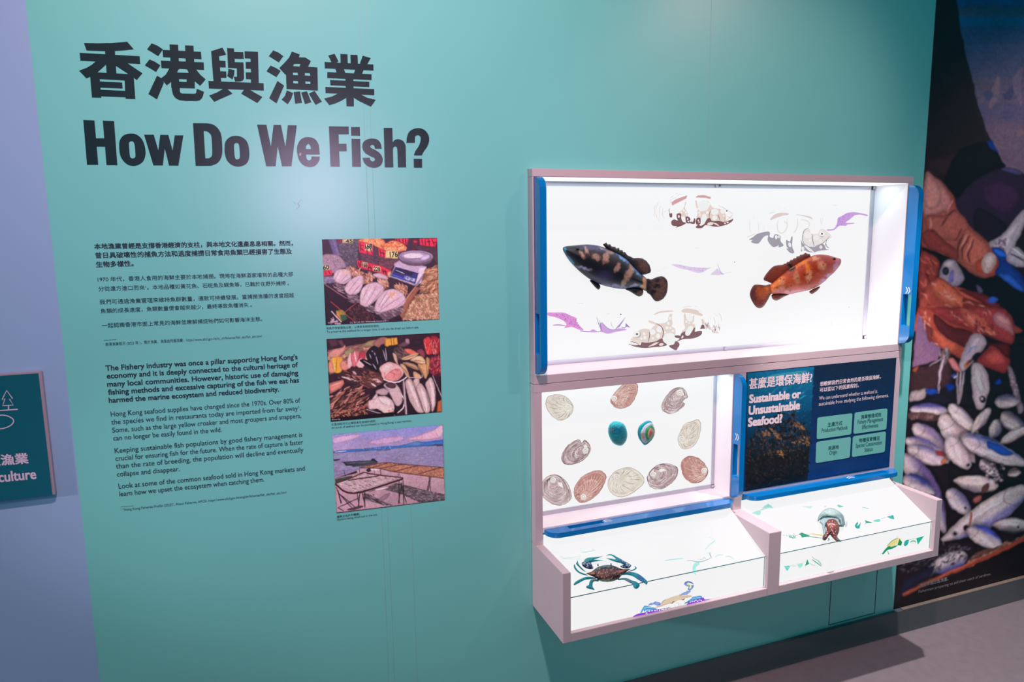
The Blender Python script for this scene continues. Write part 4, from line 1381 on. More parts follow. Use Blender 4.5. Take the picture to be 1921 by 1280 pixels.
PX = Plane((2.021, 0, 0), (-1, 0, 0))
a, c = PX.at(1694.5, 552), PX.at(1706, 613)
ar = PX.at(1702.5, 545)
vplate('bright blue upright plate with white arrows at the far end of the upper light box', 2.0205, 2.0425, 1.084, 1.6015, -0.0283, -0.067, (a.y, c.y, c.z, a.z), (ar.y, ar.z))
PX = Plane((0.709, 0, 0), (-1, 0, 0))
a, c = PX.at(1004.3, 588), PX.at(1012, 666)
vplate('dark blue upright plate at the end of the upper light box nearest the text', 0.7092, 0.7275, 1.087, 1.6075, -0.012, -0.067, (a.y, c.y, c.z, a.z))
PX = Plane((1.3595, 0, 0), (-1, 0, 0))
a, c = PX.at(1376, 832), PX.at(1385, 898)
ar = PX.at(1382, 820)
vplate('blue upright plate with white arrows between the shell window and the navy board', 1.3595, 1.3765, 0.646, 1.0335, -0.0283, -0.067, (a.y, c.y, c.z, a.z), (ar.y, ar.z))


def hplate(label, x0, x1, z0, z1, yb, yf, slot, arr, r=0.036):
    t = tag(empty('pull_out_plate', ((x0 + x1) / 2, yb, z0)), label, 'handle')
    outer = [(x0, yb)] + arc(x0 + r, yf + r, r, 180, 270) + arc(x1 - r, yf + r, r, 270, 360) + [(x1, yb)]
    MB().prism(outer, [rrect(slot[0], slot[1], slot[2], slot[3], 0.003)], lambda x, y: (x, y, z0), lambda x, y: (x, y, z1)).build('plate', M['blue'], t, 0.0007)
    MB().prism(rrect(slot[0], slot[1], slot[2], slot[3], 0.003), [], lambda x, y: (x, y, z0 + 0.001), lambda x, y: (x, y, z0 + 0.004)).build('slot_liner', M['slot'], t)
    f = lambda u, w: (arr[0] + (w - 0) * 1.0, arr[1] + u, z1 + 0.0003)
    chevrons(f, 0, 0, 0.014, 0.026, 1).build('arrow_mark', M['arrow'], t)
    return t


PZ = Plane((0, 0, 0.642), (0, 0, 1))
a, c, ar = PZ.at(1062, 986), PZ.at(1130, 976), PZ.at(1138, 977)
hplate('long blue shelf-like plate below the shell window', 0.7305, 1.3560, 0.6275, 0.642, -0.0283, -0.068, (a.x, c.x, -0.050, -0.033), (ar.x, -0.044))
PZ = Plane((0, 0, 0.648), (0, 0, 1))
a, c, ar = PZ.at(1604, 893), PZ.at(1660, 884), PZ.at(1597, 897)
hplate('long blue shelf-like plate below the navy information board', 1.4060, 2.0330, 0.6340, 0.648, -0.0283, -0.068, (a.x, c.x, -0.050, -0.033), (ar.x, -0.046))

# ------------------------------------------------------------------ navy information board
t = tag(empty('information_board', (1.71, YF, 0.655)), 'navy blue board about sustainable seafood with four mint labels beside the shell window', 'information board')
MB().box(1.4050, 2.0160, -0.0292, -0.0105, 0.6555, 1.0335).build('board', mat('navy_board', (0.006, 0.022, 0.095), 0.42, 0.4), t)
IB = Plane((0, -0.0293, 0), (0, -1, 0))
p = Ras(IB, [(1402, 700.3), (1681, 672.5), (1667.3, 874.5), (1398, 922)], (0, 0, 1), 0.7, '#0a2a55', lift=0.0002, seed=5, gain=0.95, softness=1.0, warp=0.6, rnd=0)
p.grad('#16283f', '#0a3d7a', "1527,687.5 1681,672.5 1667.3,874.5 1515,900")
p.grad('#1178a0', '#0a4a72', "1402,700.3 1527,687.5 1522.5,770 1400.5,790")
p.grad('#0a4a72', '#0c1c26', "1400.5,790 1522.5,770 1518.5,840 1399.5,858")
p.grad('#0c1c26', '#0b0e13', "1399.5,858 1518.5,840 1515,900 1398,922")
p.grad('#3d9fb0', '#2a8aa8', "1440,706 1515,696 1500,714 1455,722", True)
p.strokes(['#2a88ae', '#1b6d99', '#3a97b8'], "1440,708 1524,692 1522,770 1450,770", 60, 14, 2.2, -35, 14)
p.dots(['#2a7fa0', '#3b8fae'], "1480,760 1525,755 1522,805 1490,815", 26, 0.7)
kelp = "1400,845 1408,822 1425,800 1436,782 1452,790 1462,768 1474,776 1488,764 1494,784 1508,792 1514,806 1521,808 1517,892 1460,906 1398,918"
p.strokes(['#12181b', '#161a1c', '#1c1c1e'], kelp, 420, 9, 3.4, 60, 70)
p.strokes(['#2f2a28', '#3d3230', '#241f20', '#46382f', '#1d1d20'], kelp, 420, 6, 1.7, 55, 70)
p.strokes(['#54423a', '#65503f', '#4a4440'], "1420,806 1440,786 1490,770 1516,812 1517,850 1450,860 1404,846", 130, 5, 1.5, 50, 60)
for s in ("1440,800 1455,808 1467,826 1459,824", "1486,798 1497,790 1510,806 1503,806", "1484,832 1500,823 1519,818 1518,838 1505,832", "1456,846 1467,848 1473,860 1468,860", "1426,812 1440,806 1446,816 1436,820"):
    p.strokes(['#8a6a40', '#a37c48', '#6d5238', '#b98a50'], s, 34, 4.5, 1.3, 50, 50)
p.strokes(['#0b0d11', '#12100f', '#1f1a1a'], "1400,862 1516,850 1515,897 1400,918", 220, 8, 2.4, 70, 60)
p.mottle(0.12, 1.5).blur(1).build('sea_photo', M['print'], t)


def rquad(s, view, r):
    q_ = [Vector((x, y)) for x, y, _ in P(s, *view)]
    out = []
    for i in range(4):
        a, b_, c_ = q_[i - 1], q_[i], q_[(i + 1) % 4]
        p0, p1 = b_ + (a - b_).normalized() * r, b_ + (c_ - b_).normalized() * r
        for k in range(6):
            u = k / 5
            out.append(tuple(p0 * (1 - u) ** 2 + b_ * 2 * u * (1 - u) + p1 * u * u))
    return out


v = (1500, 740, 8)
lab = mat('mint_label', (0.16, 0.53, 0.46), 0.45)
labels = []
for s, nm in (("266,350 795,283 775,602 256,678", 'mint label for production methods'), ("826,275 1320,210 1303,527 806,597", 'mint label for fishery management effectiveness'),
              ("250,717 772,638 753,952 238,1035", 'mint label for origin'), ("800,632 1297,556 1279,867 783,944", 'mint label for species conservation status')):
    b = MB()
    pts = rquad(s, v, 4)
    b.prism(pts, [], lambda x, y: IB.at(x, y, 0.0006), lambda x, y: IB.at(x, y, 0.0014))
    labels.append(tag(b.build('topic_label', lab, t), nm))
LBP = Plane((0, -0.0293 - 0.0014, 0), (0, -1, 0))
q = Q(1500, 740, 8)
TB_ = M['btext']
D_ = dict(cap=7.6, bold=0.01)
Text(LBP, 0.0002).line('生產方式', q(422, 484), q(640, 454), bold=0.016).line('Production Methods', q(330, 576), q(716, 524), **D_).build('lettering', TB_, labels[0])
Text(LBP, 0.0002).line('漁業管理成效', q(918, 366), q(1224, 328), bold=0.016).line('Fishery Management', q(870, 448), q(1252, 400), **D_).line('Effectiveness', q(936, 524), q(1178, 490), **D_).build('lettering', TB_, labels[1])
Text(LBP, 0.0002).line('來源地', q(428, 836), q(586, 814), bold=0.016).line('Origin', q(447, 910), q(557, 892), **D_).build('lettering', TB_, labels[2])
Text(LBP, 0.0002).line('物種保育情況', q(890, 720), q(1200, 682), bold=0.016).line('Species Conservation', q(842, 804), q(1232, 750), **D_).line('Status', q(973, 864), q(1094, 848), **D_).build('lettering', TB_, labels[3])
q = Q(1390, 660, 8)
p2 = Q(1360, 660, 4.267)
tx = Plane((0, -0.0293, 0), (0, -1, 0))
Text(tx, 0.0006).line('甚麼是環保海鮮?', q(122, 552), q(1062, 448), bold=0.026, squash=1.08) \
    .line('Sustainable or', q(126, 770), q(888, 688), cap=14.6, bold=0.045) \
    .line('Unsustainable', q(118, 946), q(875, 860), cap=15.2, bold=0.045) \
    .line('Seafood?', q(108, 1122), q(612, 1060), cap=15.2, bold=0.045).build('heading', M['ptext'], t)
Text(tx, 0.0006).line('想瞭解我們日常食用的是否環保海鮮，', p2(760, 274), p2(1244, 214), bold=0.016) \
    .line('可以從以下的因素探討。', p2(757, 322), p2(1070, 282), bold=0.016) \
    .line('We can understand whether a seafood is', p2(752, 388), p2(1217, 330), cap=6.8) \
    .line('sustainable from studying the following elements.', p2(750, 434), p2(1308, 362), cap=6.8).build('paragraph', M['ptext'], t)

# ------------------------------------------------------------------ tray drawings
def bedfilm(ox, oy, sc, pl=BED):
    return Pic(pl, ox, oy, sc, lift=0.0004, step=0.00003)


p = bedfilm(1010, 920, 8)
ay = '#b9e6e3'
p.line(ay, "645,935 750,920 862,900", 13, 0.6).line('#cfe6e2', "815,870 830,900 860,905", 9, 0.6)
p.line('#d9e2de', "215,935 300,945", 8, 0.6).line('#cbd9d4', "310,985 370,1020 440,1015 520,1010 640,980", 7, 0.6).line('#c7dcd6', "590,1030 640,985", 8, 0.5).line('#d0eae6', "320,1040 430,1030 600,1035 680,1030", 9, 0.6).line('#d0cfc8', "330,990 420,1030", 5, 0.6)
tag(p.build('crab_print', FILM, lb), 'very faint green crab drawing beside the tray side panel')
p = bedfilm(1230, 980, 8)
ay = '#a5e4df'
p.line(ay, "135,575 260,560 418,540", 15, 0.6)
p.line('#b4e8e4', "745,415 800,350 880,285 890,260", 14, 0.5).line('#c9eeec', "800,225 870,255 905,315", 9, 0.5)
p.line('#4f8f92', "465,580 540,578 640,598 760,570 840,530", 8, 0.6).line('#3f7f84', "815,450 815,490 840,530", 9, 0.5).line('#8fb8b4', "620,550 700,560 730,525 760,570", 6, 0.5).line('#9ccfca', "760,470 810,455", 6, 0.5)
p.blob('#a8ebe3', "580,620 650,600 650,640 610,670 600,720 620,750 560,745 555,680")
p.line('#bfe9e4', "885,525 940,495 1010,492", 14, 0.6).line('#b5e3de', "1050,520 1110,515 1180,560", 13, 0.6)
tag(p.build('crab_print', FILM, lb), 'faint turquoise crab drawing on the back of the first tray')
p = bedfilm(1230, 980, 8, PANE)
p.line('#a8ece6', "530,760 580,755 600,795", 20, 0.5).line('#c5efec', "455,775 540,765", 14, 0.6)
p.build('crab_print', FILM, lb)

p = bedfilm(1170, 1060, 8, PANE)
bl, pu, be = '#6f8fd8', '#8a3fd0', '#dcc7ae'
p.blob(bl, "910,290 925,258 980,248 1030,265 1050,295 1000,275 960,270 950,300 990,310 1045,305 1050,330 1020,370 985,385 960,365 975,330 925,310")
p.ell('#dfe38a', 972, 296, 26, 16, 30).ell('#e4ea9a', 1000, 335, 18, 26, 20).line('#3b4690', "912,290 930,260 985,250 1045,290", 8, 0.5).line('#6b7a50', "940,325 990,315 960,370", 7, 0.4)
p.blob('#8f9fd6', "830,455 880,425 940,400 1000,385 1000,410 950,445 880,455")
p.strokes(['#4a5aa8', '#c9d3ee', '#8a97c8'], "830,455 880,425 940,400 1000,385 1000,410 950,445 880,455", 26, 40, 5, -30, 30)
p.blob(be, "470,640 560,590 600,540 680,500 800,460 900,460 1010,460 1020,480 960,495 920,505 890,530 830,530 760,565 720,575 640,600 540,635")
p.line('#6d4a34', "560,585 600,540 640,520", 7, 0.5).line('#7d5638', "700,575 735,575 745,550 765,560", 12, 0.5).line('#7d5638', "870,520 900,525 915,500", 12, 0.5).line('#a88a6c', "835,462 930,470 1020,465", 6, 0.5).line('#b89a78', "480,640 600,600 720,570", 5, 0.5)
p.blob('#7f9ade', "365,615 400,575 440,570 480,550 550,570 550,605 500,610 440,595")
p.strokes(['#3c5098', '#a9bdf0'], "365,615 400,575 440,570 480,550 550,570 550,605 500,610 440,595", 20, 45, 6, -10, 30)
p.blob('#58a6da', "250,720 290,640 320,612 380,625 450,640 500,660 540,670 440,690 330,710 300,680 275,715")
p.line('#2d6aa8', "310,640 400,660 500,665", 7, 0.4).line('#e9f2f8', "300,650 380,640 440,650", 6, 0.4).line('#e9f2f8', "320,690 400,675", 8, 0.4).line('#3c4fa0', "305,690 330,710", 14, 0.3)
p.blob(pu, "140,778 190,745 260,725 340,710 460,670 540,665 640,650 690,645 560,690 470,725 380,745 280,770 160,785")
p.blob('#a9a5ea', "150,785 280,765 400,742 520,715 440,745 300,778")
for x, y in ((325, 705), (345, 725), (385, 698), (425, 690), (470, 685), (500, 678), (540, 680), (575, 672), (600, 670), (630, 662)):
    p.ell('#ede8f5', x, y, 13, 9, -20)
for s in ("600,670 680,640 720,655", "770,590 770,640", "820,560 822,635", "850,575 845,620", "790,580 810,570"):
    p.line('#7a7468', s, 5, 0.5)
p.blob('#4b9fd4', "910,580 960,545 1010,510 1040,480 1130,465 1170,470 1170,500 1080,525 1000,545")
p.line('#1f6a86', "915,580 970,560 1000,545", 14, 0.4).line('#d5ecf7', "1020,510 1150,490", 7, 0.4).line('#a6daf0', "1040,490 1110,478", 10, 0.4)
p.blob(pu, "945,595 985,555 1040,535 1130,510 1200,490 1215,520 1300,515 1250,530 1180,545 1080,575 960,605")
for x, y in ((1000, 560), (1030, 550), (1060, 548), (1085, 535), (1110, 545), (1140, 528), (1165, 535)):
    p.ell('#ede8f5', x, y, 12, 8, -20)
p.blob('#b7a3e6', "960,605 1080,572 1200,548 1150,560 1040,590")
tag(p.build('crab_print', FILM, lb), 'cut blue and purple crab drawing on the front of the first tray')

# prawn drawings, second tray
p = bedfilm(1400, 930, 8)
gr, aq, dg = '#1f9d7c', '#8fdcd0', '#1c8f78'
p.poly('#9fe0d4', "230,190 330,118 410,190 340,185 280,185").line('#8ac7bd', "210,225 260,200 330,185", 10, 0.5).blob('#a8e6dc', "90,262 150,235 210,225 215,270 190,295 120,275")
p.strokes(['#6cbcab', '#bfeee6'], "240,185 330,125 400,185", 14, 50, 4, 30, 20)
tag(p.build('prawn_print', FILM, lb), 'pale green prawn drawing in the corner by the divider')
p = bedfilm(1400, 930, 8)
p.poly('#cdebe6', "820,160 1000,160 965,200").line('#cfe6e1', "940,190 970,170", 6, 0.3).line('#b5a9a8', "1170,165 1200,165", 12, 0.5)
p.poly('#86cfc4', "1360,155 1380,135 1470,165 1400,182").line('#a9ded6', "1735,175 1790,185 1840,200", 14, 0.7)
tag(p.build('prawn_print', FILM, lb), 'broken very pale prawn drawing behind the cuttlefish')
p = bedfilm(1400, 930, 8)
for s in ("555,595 575,600", "600,590 620,610", "640,590 650,620 670,632", "665,590 680,625 720,640", "700,590 715,620 745,625", "725,600 750,610", "690,640 750,640"):
    p.line('#2fa99a', s, 14, 0.6)
p.line('#7a7a78', "705,568 735,590", 5, 0.4)
p.poly(gr, "785,580 830,555 960,605 900,622 835,632 820,600").poly('#eadfa8', "880,570 1140,580 1150,610 1000,590").line('#c9b56a', "990,568 1150,605", 8, 0.5).line(dg, "900,615 1020,625 1140,640", 9, 0.5)
p.blob('#128a74', "1225,640 1245,645 1248,668 1220,685 1235,665").line('#1d9a86', "1215,680 1240,680", 7, 0.4)
tag(p.build('prawn_print', FILM, lb), 'green and yellow prawn drawing passing behind the cuttlefish arms')
p = bedfilm(1530, 930, 8)
p.blob('#1fae9c', "590,450 625,400 640,420 620,455 660,430 680,400 665,470 655,495 610,490").line('#8fd8cc', "620,365 640,420", 7, 0.5)
p.poly('#1a9a82', "735,370 855,408 760,412 735,440 755,400").blob('#7fdacd', "865,378 950,352 970,370 955,395 900,395").line('#9cc4b8', "985,352 1070,320", 11, 0.6).poly('#2bbcae', "1070,318 1165,293 1183,357 1120,345")
p.strokes(['#128a80', '#6adccf'], "1080,318 1160,298 1178,350", 12, 40, 4, 10, 15)
tag(p.build('prawn_print', FILM, lb), 'turquoise prawn drawing on the bed beyond the cuttlefish')
p = bedfilm(1400, 930, 8, PANE)
p.poly('#7fe0cf', "565,1058 640,1050 660,1070 615,1135").strokes(['#35b59c', '#a5eee2'], "575,1062 650,1055 615,1130", 16, 45, 4, 20, 40)
for s in ("650,1060 720,1040", "690,1070 745,1055", "760,1030 800,1070", "780,1020 820,1070", "805,1020 835,1050"):
    p.line('#3fb6a4', s, 8, 0.6)
p.blob('#a0e6da', "770,1040 845,1015 840,1060 800,1085").line('#d9a7c4', "855,985 862,1010", 6, 0.4)
p.poly('#12a77a', "880,1060 915,955 945,1025").line('#b9d5bd', "945,1010 990,1040 1040,1050", 12, 0.6)
p.line('#6fb58c', "985,910 1020,950 1090,985 1140,1050", 8, 0.5).line('#189a80', "985,960 1050,1005 1130,1065", 13, 0.6).line('#2fb59a', "1075,985 1125,1040", 14, 0.6).line('#9fc4b4', "1055,1090 1075,1060", 5, 0.4)
tag(p.build('prawn_print', FILM, lb), 'green prawn drawing on the front of the second tray by the divider')
p = bedfilm(1530, 930, 8, PANE)
p.blob('#e6d894', "1070,770 1130,700 1230,640 1280,650 1240,700 1180,760 1110,790").line('#0f8a4c', "1070,760 1150,680 1240,635", 9, 0.5).line('#c4a85a', "1100,755 1190,690", 8, 0.5)
p.poly('#0f8a48', "1225,745 1262,650 1300,700 1285,752").blob('#129068', "1000,870 1050,800 1100,760 1140,770 1200,750 1230,755 1150,800 1080,820 1020,880")
p.line('#4fb59a', "975,880 1030,850", 7, 0.4).line('#12806c', "1085,830 1090,865 1110,885", 9, 0.4).line('#8aa39a', "1215,625 1240,605", 5, 0.4)
p.blob('#16a89c', "1325,740 1345,680 1400,665 1385,730 1345,760").poly('#14b08e', "1510,640 1630,608 1535,738").strokes(['#0d8c84', '#48d0c2'], "1340,690 1395,670 1380,730 1345,750", 10, 50, 5, -50, 15)
p.line('#2ab080', "1420,705 1450,685 1490,685 1505,710", 16, 0.5).line('#2c8c80', "1400,665 1500,645", 7, 0.5).line('#d9c4d9', "1430,720 1500,715", 6, 0.4).line('#e6dcb0', "1360,562 1410,560", 8, 0.6)
tag(p.build('prawn_print', FILM, lb), 'bright green and yellow prawn drawing at the far end of the front')

# ------------------------------------------------------------------ crab model
g = tag(empty('crab_model', (0.83, -0.12, 0.57)), 'spotted brown crab with turquoise claws and legs lying in the first glowing tray', 'crab')
v = (1060, 1020, 8)
CK = M['crabskin']
sp = [('#7a4a3a', 560, 450, 90, 50, 10, .8), ('#5c3a38', 700, 420, 120, 40, 0, .8), ('#c08a70', 400, 440, 40, 26, -30, .6), ('#b07a68', 860, 410, 60, 26, -20, .6), ('#5f8f8c', 620, 335, 170, 16, 0, .7), ('#4f9a98', 500, 370, 60, 16, -30, .7), ('#7da07e', 650, 560, 130, 20, 0, .7), ('#b8b26a', 330, 475, 40, 12, 20, .6)]
rr = random.Random(9)
for _ in range(120):
    sp.append(('#b3a39c' if rr.random() < .7 else '#5a3028', rr.uniform(420, 850), rr.uniform(360, 560), rr.uniform(4, 8), rr.uniform(4, 8), 0, .8))
puff('shell', BED, smooth(P("310,450! 400,420 480,360 560,330 640,322 720,330 800,362 870,385 985,383! 900,440 840,490 790,540 700,572 600,577 520,560 460,515 400,490", *v), True, 4), 0.020, painter(v, '#3c2c30', sp, 3, 0.5, 0.8), CK, g, 1.0, 0.006)
teal = lambda sd, spots=[]: painter(v, '#169aa2', spots, sd, 0.35, 0.6, '#39c6c4', 0.22)
wsp = [('#b8cfe0', rr.uniform(255, 420), rr.uniform(265, 385), 8, 8, 0, .5) for _ in range(22)] + [('#b8cfe0', rr.uniform(830, 990), rr.uniform(230, 375), 8, 8, 0, .5) for _ in range(26)]
for nm, s, hh, bl_ in (('arm', "425,370 410,330 375,275 320,262 255,285 262,335 320,375 390,388", 0.012, 1), ('claw', "285,262 300,235 345,212 440,205 575,190! 480,225 430,240 578,252! 490,266 410,280 345,305 300,300", 0.012, 0),
                       ('arm', "825,345 880,318 920,300 990,322 985,350 950,375 880,372", 0.012, 1), ('claw', "608,188! 660,160 720,168 800,212 880,255 990,322 930,335 840,300 740,272 660,242 618,218! 700,228 765,238 720,195 670,176", 0.012, 2)):
    if bl_ == 1: cf = painter(v, '#2b3f66', wsp, 6, 0.3, 0.6, '#3a6f90', 0.15)
    elif bl_ == 2: cf = teal(7, [('#33507e', 880, 260, 90, 34, 38, .7)] + wsp)
    else: cf = teal(5, [('#4a8f92', 320, 270, 40, 30, 0, .7)])
    puff(nm, BED, smooth(P(s, *v), True, 3), hh, cf, CK, g, 1.0, 0.012)
for nm, s in (('leg', "195,252! 200,300 250,365 320,432! 255,398 190,335 165,300"), ('leg', "145,305! 165,365 215,420 290,452 350,478! 285,475 200,440 145,385 130,335"),
              ('leg', "462,515 340,498 250,523 165,568 128,612 145,626 215,592 300,548 400,535 460,530"), ('paddle_leg', "500,538 400,542 365,580 358,620 320,640 325,670 430,698 441,685 415,648 418,592 445,568 500,572"),
              ('leg', "1040,330! 1077,372 1020,410 915,432! 1000,398 1050,372"), ('leg', "860,445 980,428 1085,448 1165,500 1228,558 1240,592 1220,622! 1180,590 1100,548 1020,495 930,472 865,475"),
              ('paddle_leg', "795,530 920,518 1000,552 1062,570 1118,612 1112,652 1072,682 1028,662 1012,612 950,582 880,548 805,552")):
    puff(nm, BED, smooth(P(s, *v), True, 3), 0.007, painter(v, '#1593a0', [('#6b7c80', 440, 560, 60, 20, 0, .7), ('#6f8088', 940, 555, 70, 30, 20, .7), ('#2f6fae', 1140, 510, 70, 26, 35, .6)], 8, 0.35, 0.6, '#34b9bd', 0.2), CK, g, 1.0, 0.004)
for s in ("485,305 500,305 505,340 488,342", "682,298 697,298 700,335 684,335"):
    puff('eye_stalk', BED, P(s, *v), 0.004, painter(v, '#1e2f3a', []), CK, g, 1.0, 0.012)

# ------------------------------------------------------------------ cuttlefish model
g = tag(empty('cuttlefish_model', (1.65, -0.13, 0.57)), 'cuttlefish with brown speckled arms and pale green mantle lying in the second glowing tray', 'cuttlefish')
v = (1400, 930, 8)
puff('mantle', BED, smooth(P("1068,395! 1085,310 1140,240 1210,195 1280,187 1350,213 1430,268 1470,340 1478,440! 1440,470 1400,450 1380,380 1260,350 1150,350 1100,370", *v), True, 4), 0.022,
     painter(v, '#83aaa8', [('#5f8a88', 1270, 300, 180, 14, 0, .6), ('#a6c6c2', 1260, 235, 130, 40, 0, .8), ('#4b4244', 1270, 322, 130, 8, 2, .5), ('#6a8f92', 1450, 330, 30, 90, 0, .7)], 3, 0.4, 0.5, '#6f9a9a', 0.15), CK, g, 1.1, 0.002)
puff('fin', BED, smooth(P("1100,400 1130,350 1190,330 1290,330 1380,350 1420,400 1470,455 1440,470 1390,462 1330,420 1230,420 1190,470 1195,560 1165,600 1150,520 1135,440", *v), True, 4), 0.012,
     painter(v, '#8fb2b2', [('#5a4444', 1420, 380, 26, 60, -20, .6), ('#4f8a8c', 1440, 450, 40, 20, 0, .6)], 4, 0.4, 0.5), CK, g, 1.1, 0.012)
sp = [('#3c2022', 1275, 520, 12, 110, 0, .6), ('#3c2022', 1330, 480, 8, 110, 0, .6), ('#8a5248', 1300, 440, 80, 50, 0, .8), ('#4a7a84', 1400, 670, 40, 24, 20, .6), ('#4a2a30', 1180, 640, 36, 30, 0, .7)]
for _ in range(70):
    sp.append(('#d9b8b0' if rr.random() < .6 else '#4a2624', rr.uniform(1190, 1390), rr.uniform(380, 640), rr.uniform(3, 8), rr.uniform(3, 8), 0, .5))
for i in range(6):
    sp.append(('#f2e6e2', 1230 + i * 20, 430, 7, 7, 0, .4))
puff('arms', BED, smooth(P("1185,420 1215,365 1290,345 1360,372 1395,450 1392,540 1365,610 1390,650 1432,690! 1360,690 1300,640 1255,592 1215,640 1185,675 1145,660 1150,605 1190,570 1205,500", *v), True, 4), 0.024, painter(v, '#6e3c38', sp, 6, 0.4, 0.6, '#4c2c2c', 0.15), CK, g, 1.0, 0.014)
for s in ("1475,390 1500,385 1518,420 1495,475 1482,440", "1415,255 1450,285 1465,320 1430,290"):
    puff('fin_edge', BED, smooth(P(s, *v), True, 3), 0.003, painter(v, '#b5cccb', []), CK, g, 1.2, 0.002)

# ------------------------------------------------------------------ three photographs with captions
PG = 1.6
MG = 2.2


def photo(label, corners, loc):
    t = tag(empty('wall_photo', loc), label, 'photograph')
    b = MB()
    b.prism([(float(q_.split(',')[0]), float(q_.split(',')[1])) for q_ in corners.split()], [], lambda x, y: WALL.at(x, y, 0.0001), lambda x, y: WALL.at(x, y, 0.0008))
    b.build('backing', mat('photo_backing', (0.03, 0.02, 0.03), 0.5), t)
    return t


# dried squid stall
t = photo('photograph of dried squid, sacks and a weighing scale, topmost of the three', "604,449.3 820.2,446.3 824.3,599.4 611,610.3", (0.32, 0, 1.32))
p = Ras(WALL, [(604,449.3),(820.2,446.3),(824.3,599.4),(611,610.3)], (590, 430, 6.4), 0.62, '#2a1c24', seed=21, gain=PG, softness=1.0, warp=0.35, rnd=0.35, rw=3.5)
p.grad('#3a2738', '#2a1a24', "88,122 1473,102 1500,1085 135,1155")
p.poly('#5b5378', "165,124 262,122 330,320 230,320").poly('#6d6488', "205,124 240,124 310,320 270,320")
sack = "272,122 528,120 515,400 505,480 400,480 370,460 330,340 285,240"
p.poly('#4a4450', sack).strokes(['#5d5862', '#6a6670', '#383440', '#2f2b36', '#7a7580'], sack, 260, 26, 6, 20, 80)
p.poly('#4b2f3c', "525,165 770,200 760,470 555,400").strokes(['#6b4a55', '#3a2430', '#7a5560'], "545,290 765,320 760,460 560,395", 130, 20, 5, 30, 80)
p.blob('#c4754a', "520,150 560,118 640,112 760,110 830,130 850,190 790,225 700,190 600,170").dots(['#e0955e', '#a5583a', '#d98850', '#edae78'], "530,150 620,116 770,114 840,170 780,215 640,175", 170, 10)
p.poly('#54333f', "750,225 1105,200 1090,300 1010,400 900,490 770,450").strokes(['#6f4a50', '#3d2430', '#8a6058'], "765,330 1010,350 1000,400 900,490 775,450", 130, 20, 5, 30, 80)
p.blob('#cf7c4c', "775,225 860,170 940,138 1030,160 1090,200 1105,240 1030,270 900,260").dots(['#ec9f66', '#a9593a', '#e08c54', '#f2b684', '#b8432c'], "790,220 940,142 1090,205 1090,250 900,255", 190, 10)
rd = '#cc2c48'
p.poly('#7a2040', "275,122 335,120 330,165 282,165").poly('#b9ad7e', "335,118 465,115 460,172 335,168")
p.poly(rd, "525,140 700,180 700,312 540,282").poly('#c9c08c', "605,176 692,182 690,268 606,256")
p.poly(rd, "765,225 862,258 858,350 775,322").poly('#c6bf7e', "858,252 1002,262 996,355 850,345")
p.poly(rd, "965,108 1130,108 1112,190 970,138").poly(rd, "1262,112 1475,108 1450,222 1262,192")
p.poly(rd, "508,370 800,440 925,500 905,585 790,530 520,462").poly('#c2b98a', "570,392 636,405 630,468 570,448").poly('#c2b98a', "708,440 792,452 790,516 704,500").poly('#b8a878', "880,520 920,510 905,580 880,570")
for z in ("545,165 560,270", "560,190 590,200", "620,210 640,300", "655,200 690,290", "560,230 590,260", "785,245 800,320", "820,260 835,335", "790,280 850,300", "985,115 990,140", "1010,115 1030,160", "1060,115 1065,165", "1090,115 1100,175", "1290,120 1300,185", "1330,120 1330,190", "1350,150 1390,150", "1370,120 1380,200", "1410,125 1440,200", "1420,165 1460,160",
          "530,395 540,450", "550,385 555,460", "640,440 650,490", "660,425 690,505", "640,460 695,470", "820,480 830,535", "840,490 870,560", "815,510 870,515"):
    p.line('#4c0c1c', z, 13, 0.4)
p.poly('#5c1c30', "1180,110 1245,110 1250,250 1165,260").ell('#b03048', 1210, 150, 26, 14).poly('#46303a', "1130,200 1262,192 1480,220 1480,440 1400,330")
# scale
p.poly('#a99aae', "955,412 1030,370 1345,450 1340,475 1285,560 1200,680 905,572 960,455")
p.poly('#c8bccb', "1250,460 1345,450 1300,640 1205,680").poly('#8a7d92', "1345,450 1350,500 1240,680 1205,680 1290,560")
p.poly('#35306e', "972,452 1252,528 1208,658 915,562").poly('#2b2238', "985,470 1190,520 1160,562 960,515").poly('#5a6aa8', "1080,560 1220,595 1200,640 1065,602")
p.strokes(['#b9c9c4', '#8fa8b8', '#6fae8c', '#d6d0d6'], "1090,565 1215,598 1195,632 1075,600", 34, 12, 8, 15, 10).line('#d8d4ea', "980,495 1080,535", 5, 0.2).line('#3c62d6', "930,545 1080,600", 12, 0.2)
p.ell('#5c4c5e', 1218, 352, 205, 92).ell('#a59ab2', 1217, 330, 206, 74).ell('#7c6c80', 1217, 334, 194, 66).ell('#9d92ac', 1210, 320, 176, 48).ell('#d9d3ea', 1190, 322, 120, 32).ell('#8b7f98', 1215, 372, 90, 24).ell('#b8aec6', 1330, 340, 60, 30, -20)
# piles on the far side
p.poly('#7a5440', "1330,480 1478,435 1492,770 1260,760 1290,600").strokes(['#b58d68', '#8f6848', '#d0ac84', '#5c3a2c', '#c79c70'], "1330,480 1478,440 1490,765 1270,755 1300,600", 170, 62, 7, 150, 35)
p.poly('#8f6a50', "1140,910 1225,780 1490,768 1500,1085 1050,1092").strokes(['#c9a684', '#b08c6a', '#e0c4a0', '#8a6448', '#d4b088'], "1140,910 1225,780 1490,768 1498,1083 1060,1090", 330, 46, 6, 60, 70)
p.poly('#8c5a44', "1215,690 1105,830 1010,1020 1060,1080 1140,900 1270,700").line('#c08a64', "1215,690 1105,835 1010,1025", 12, 0.2)
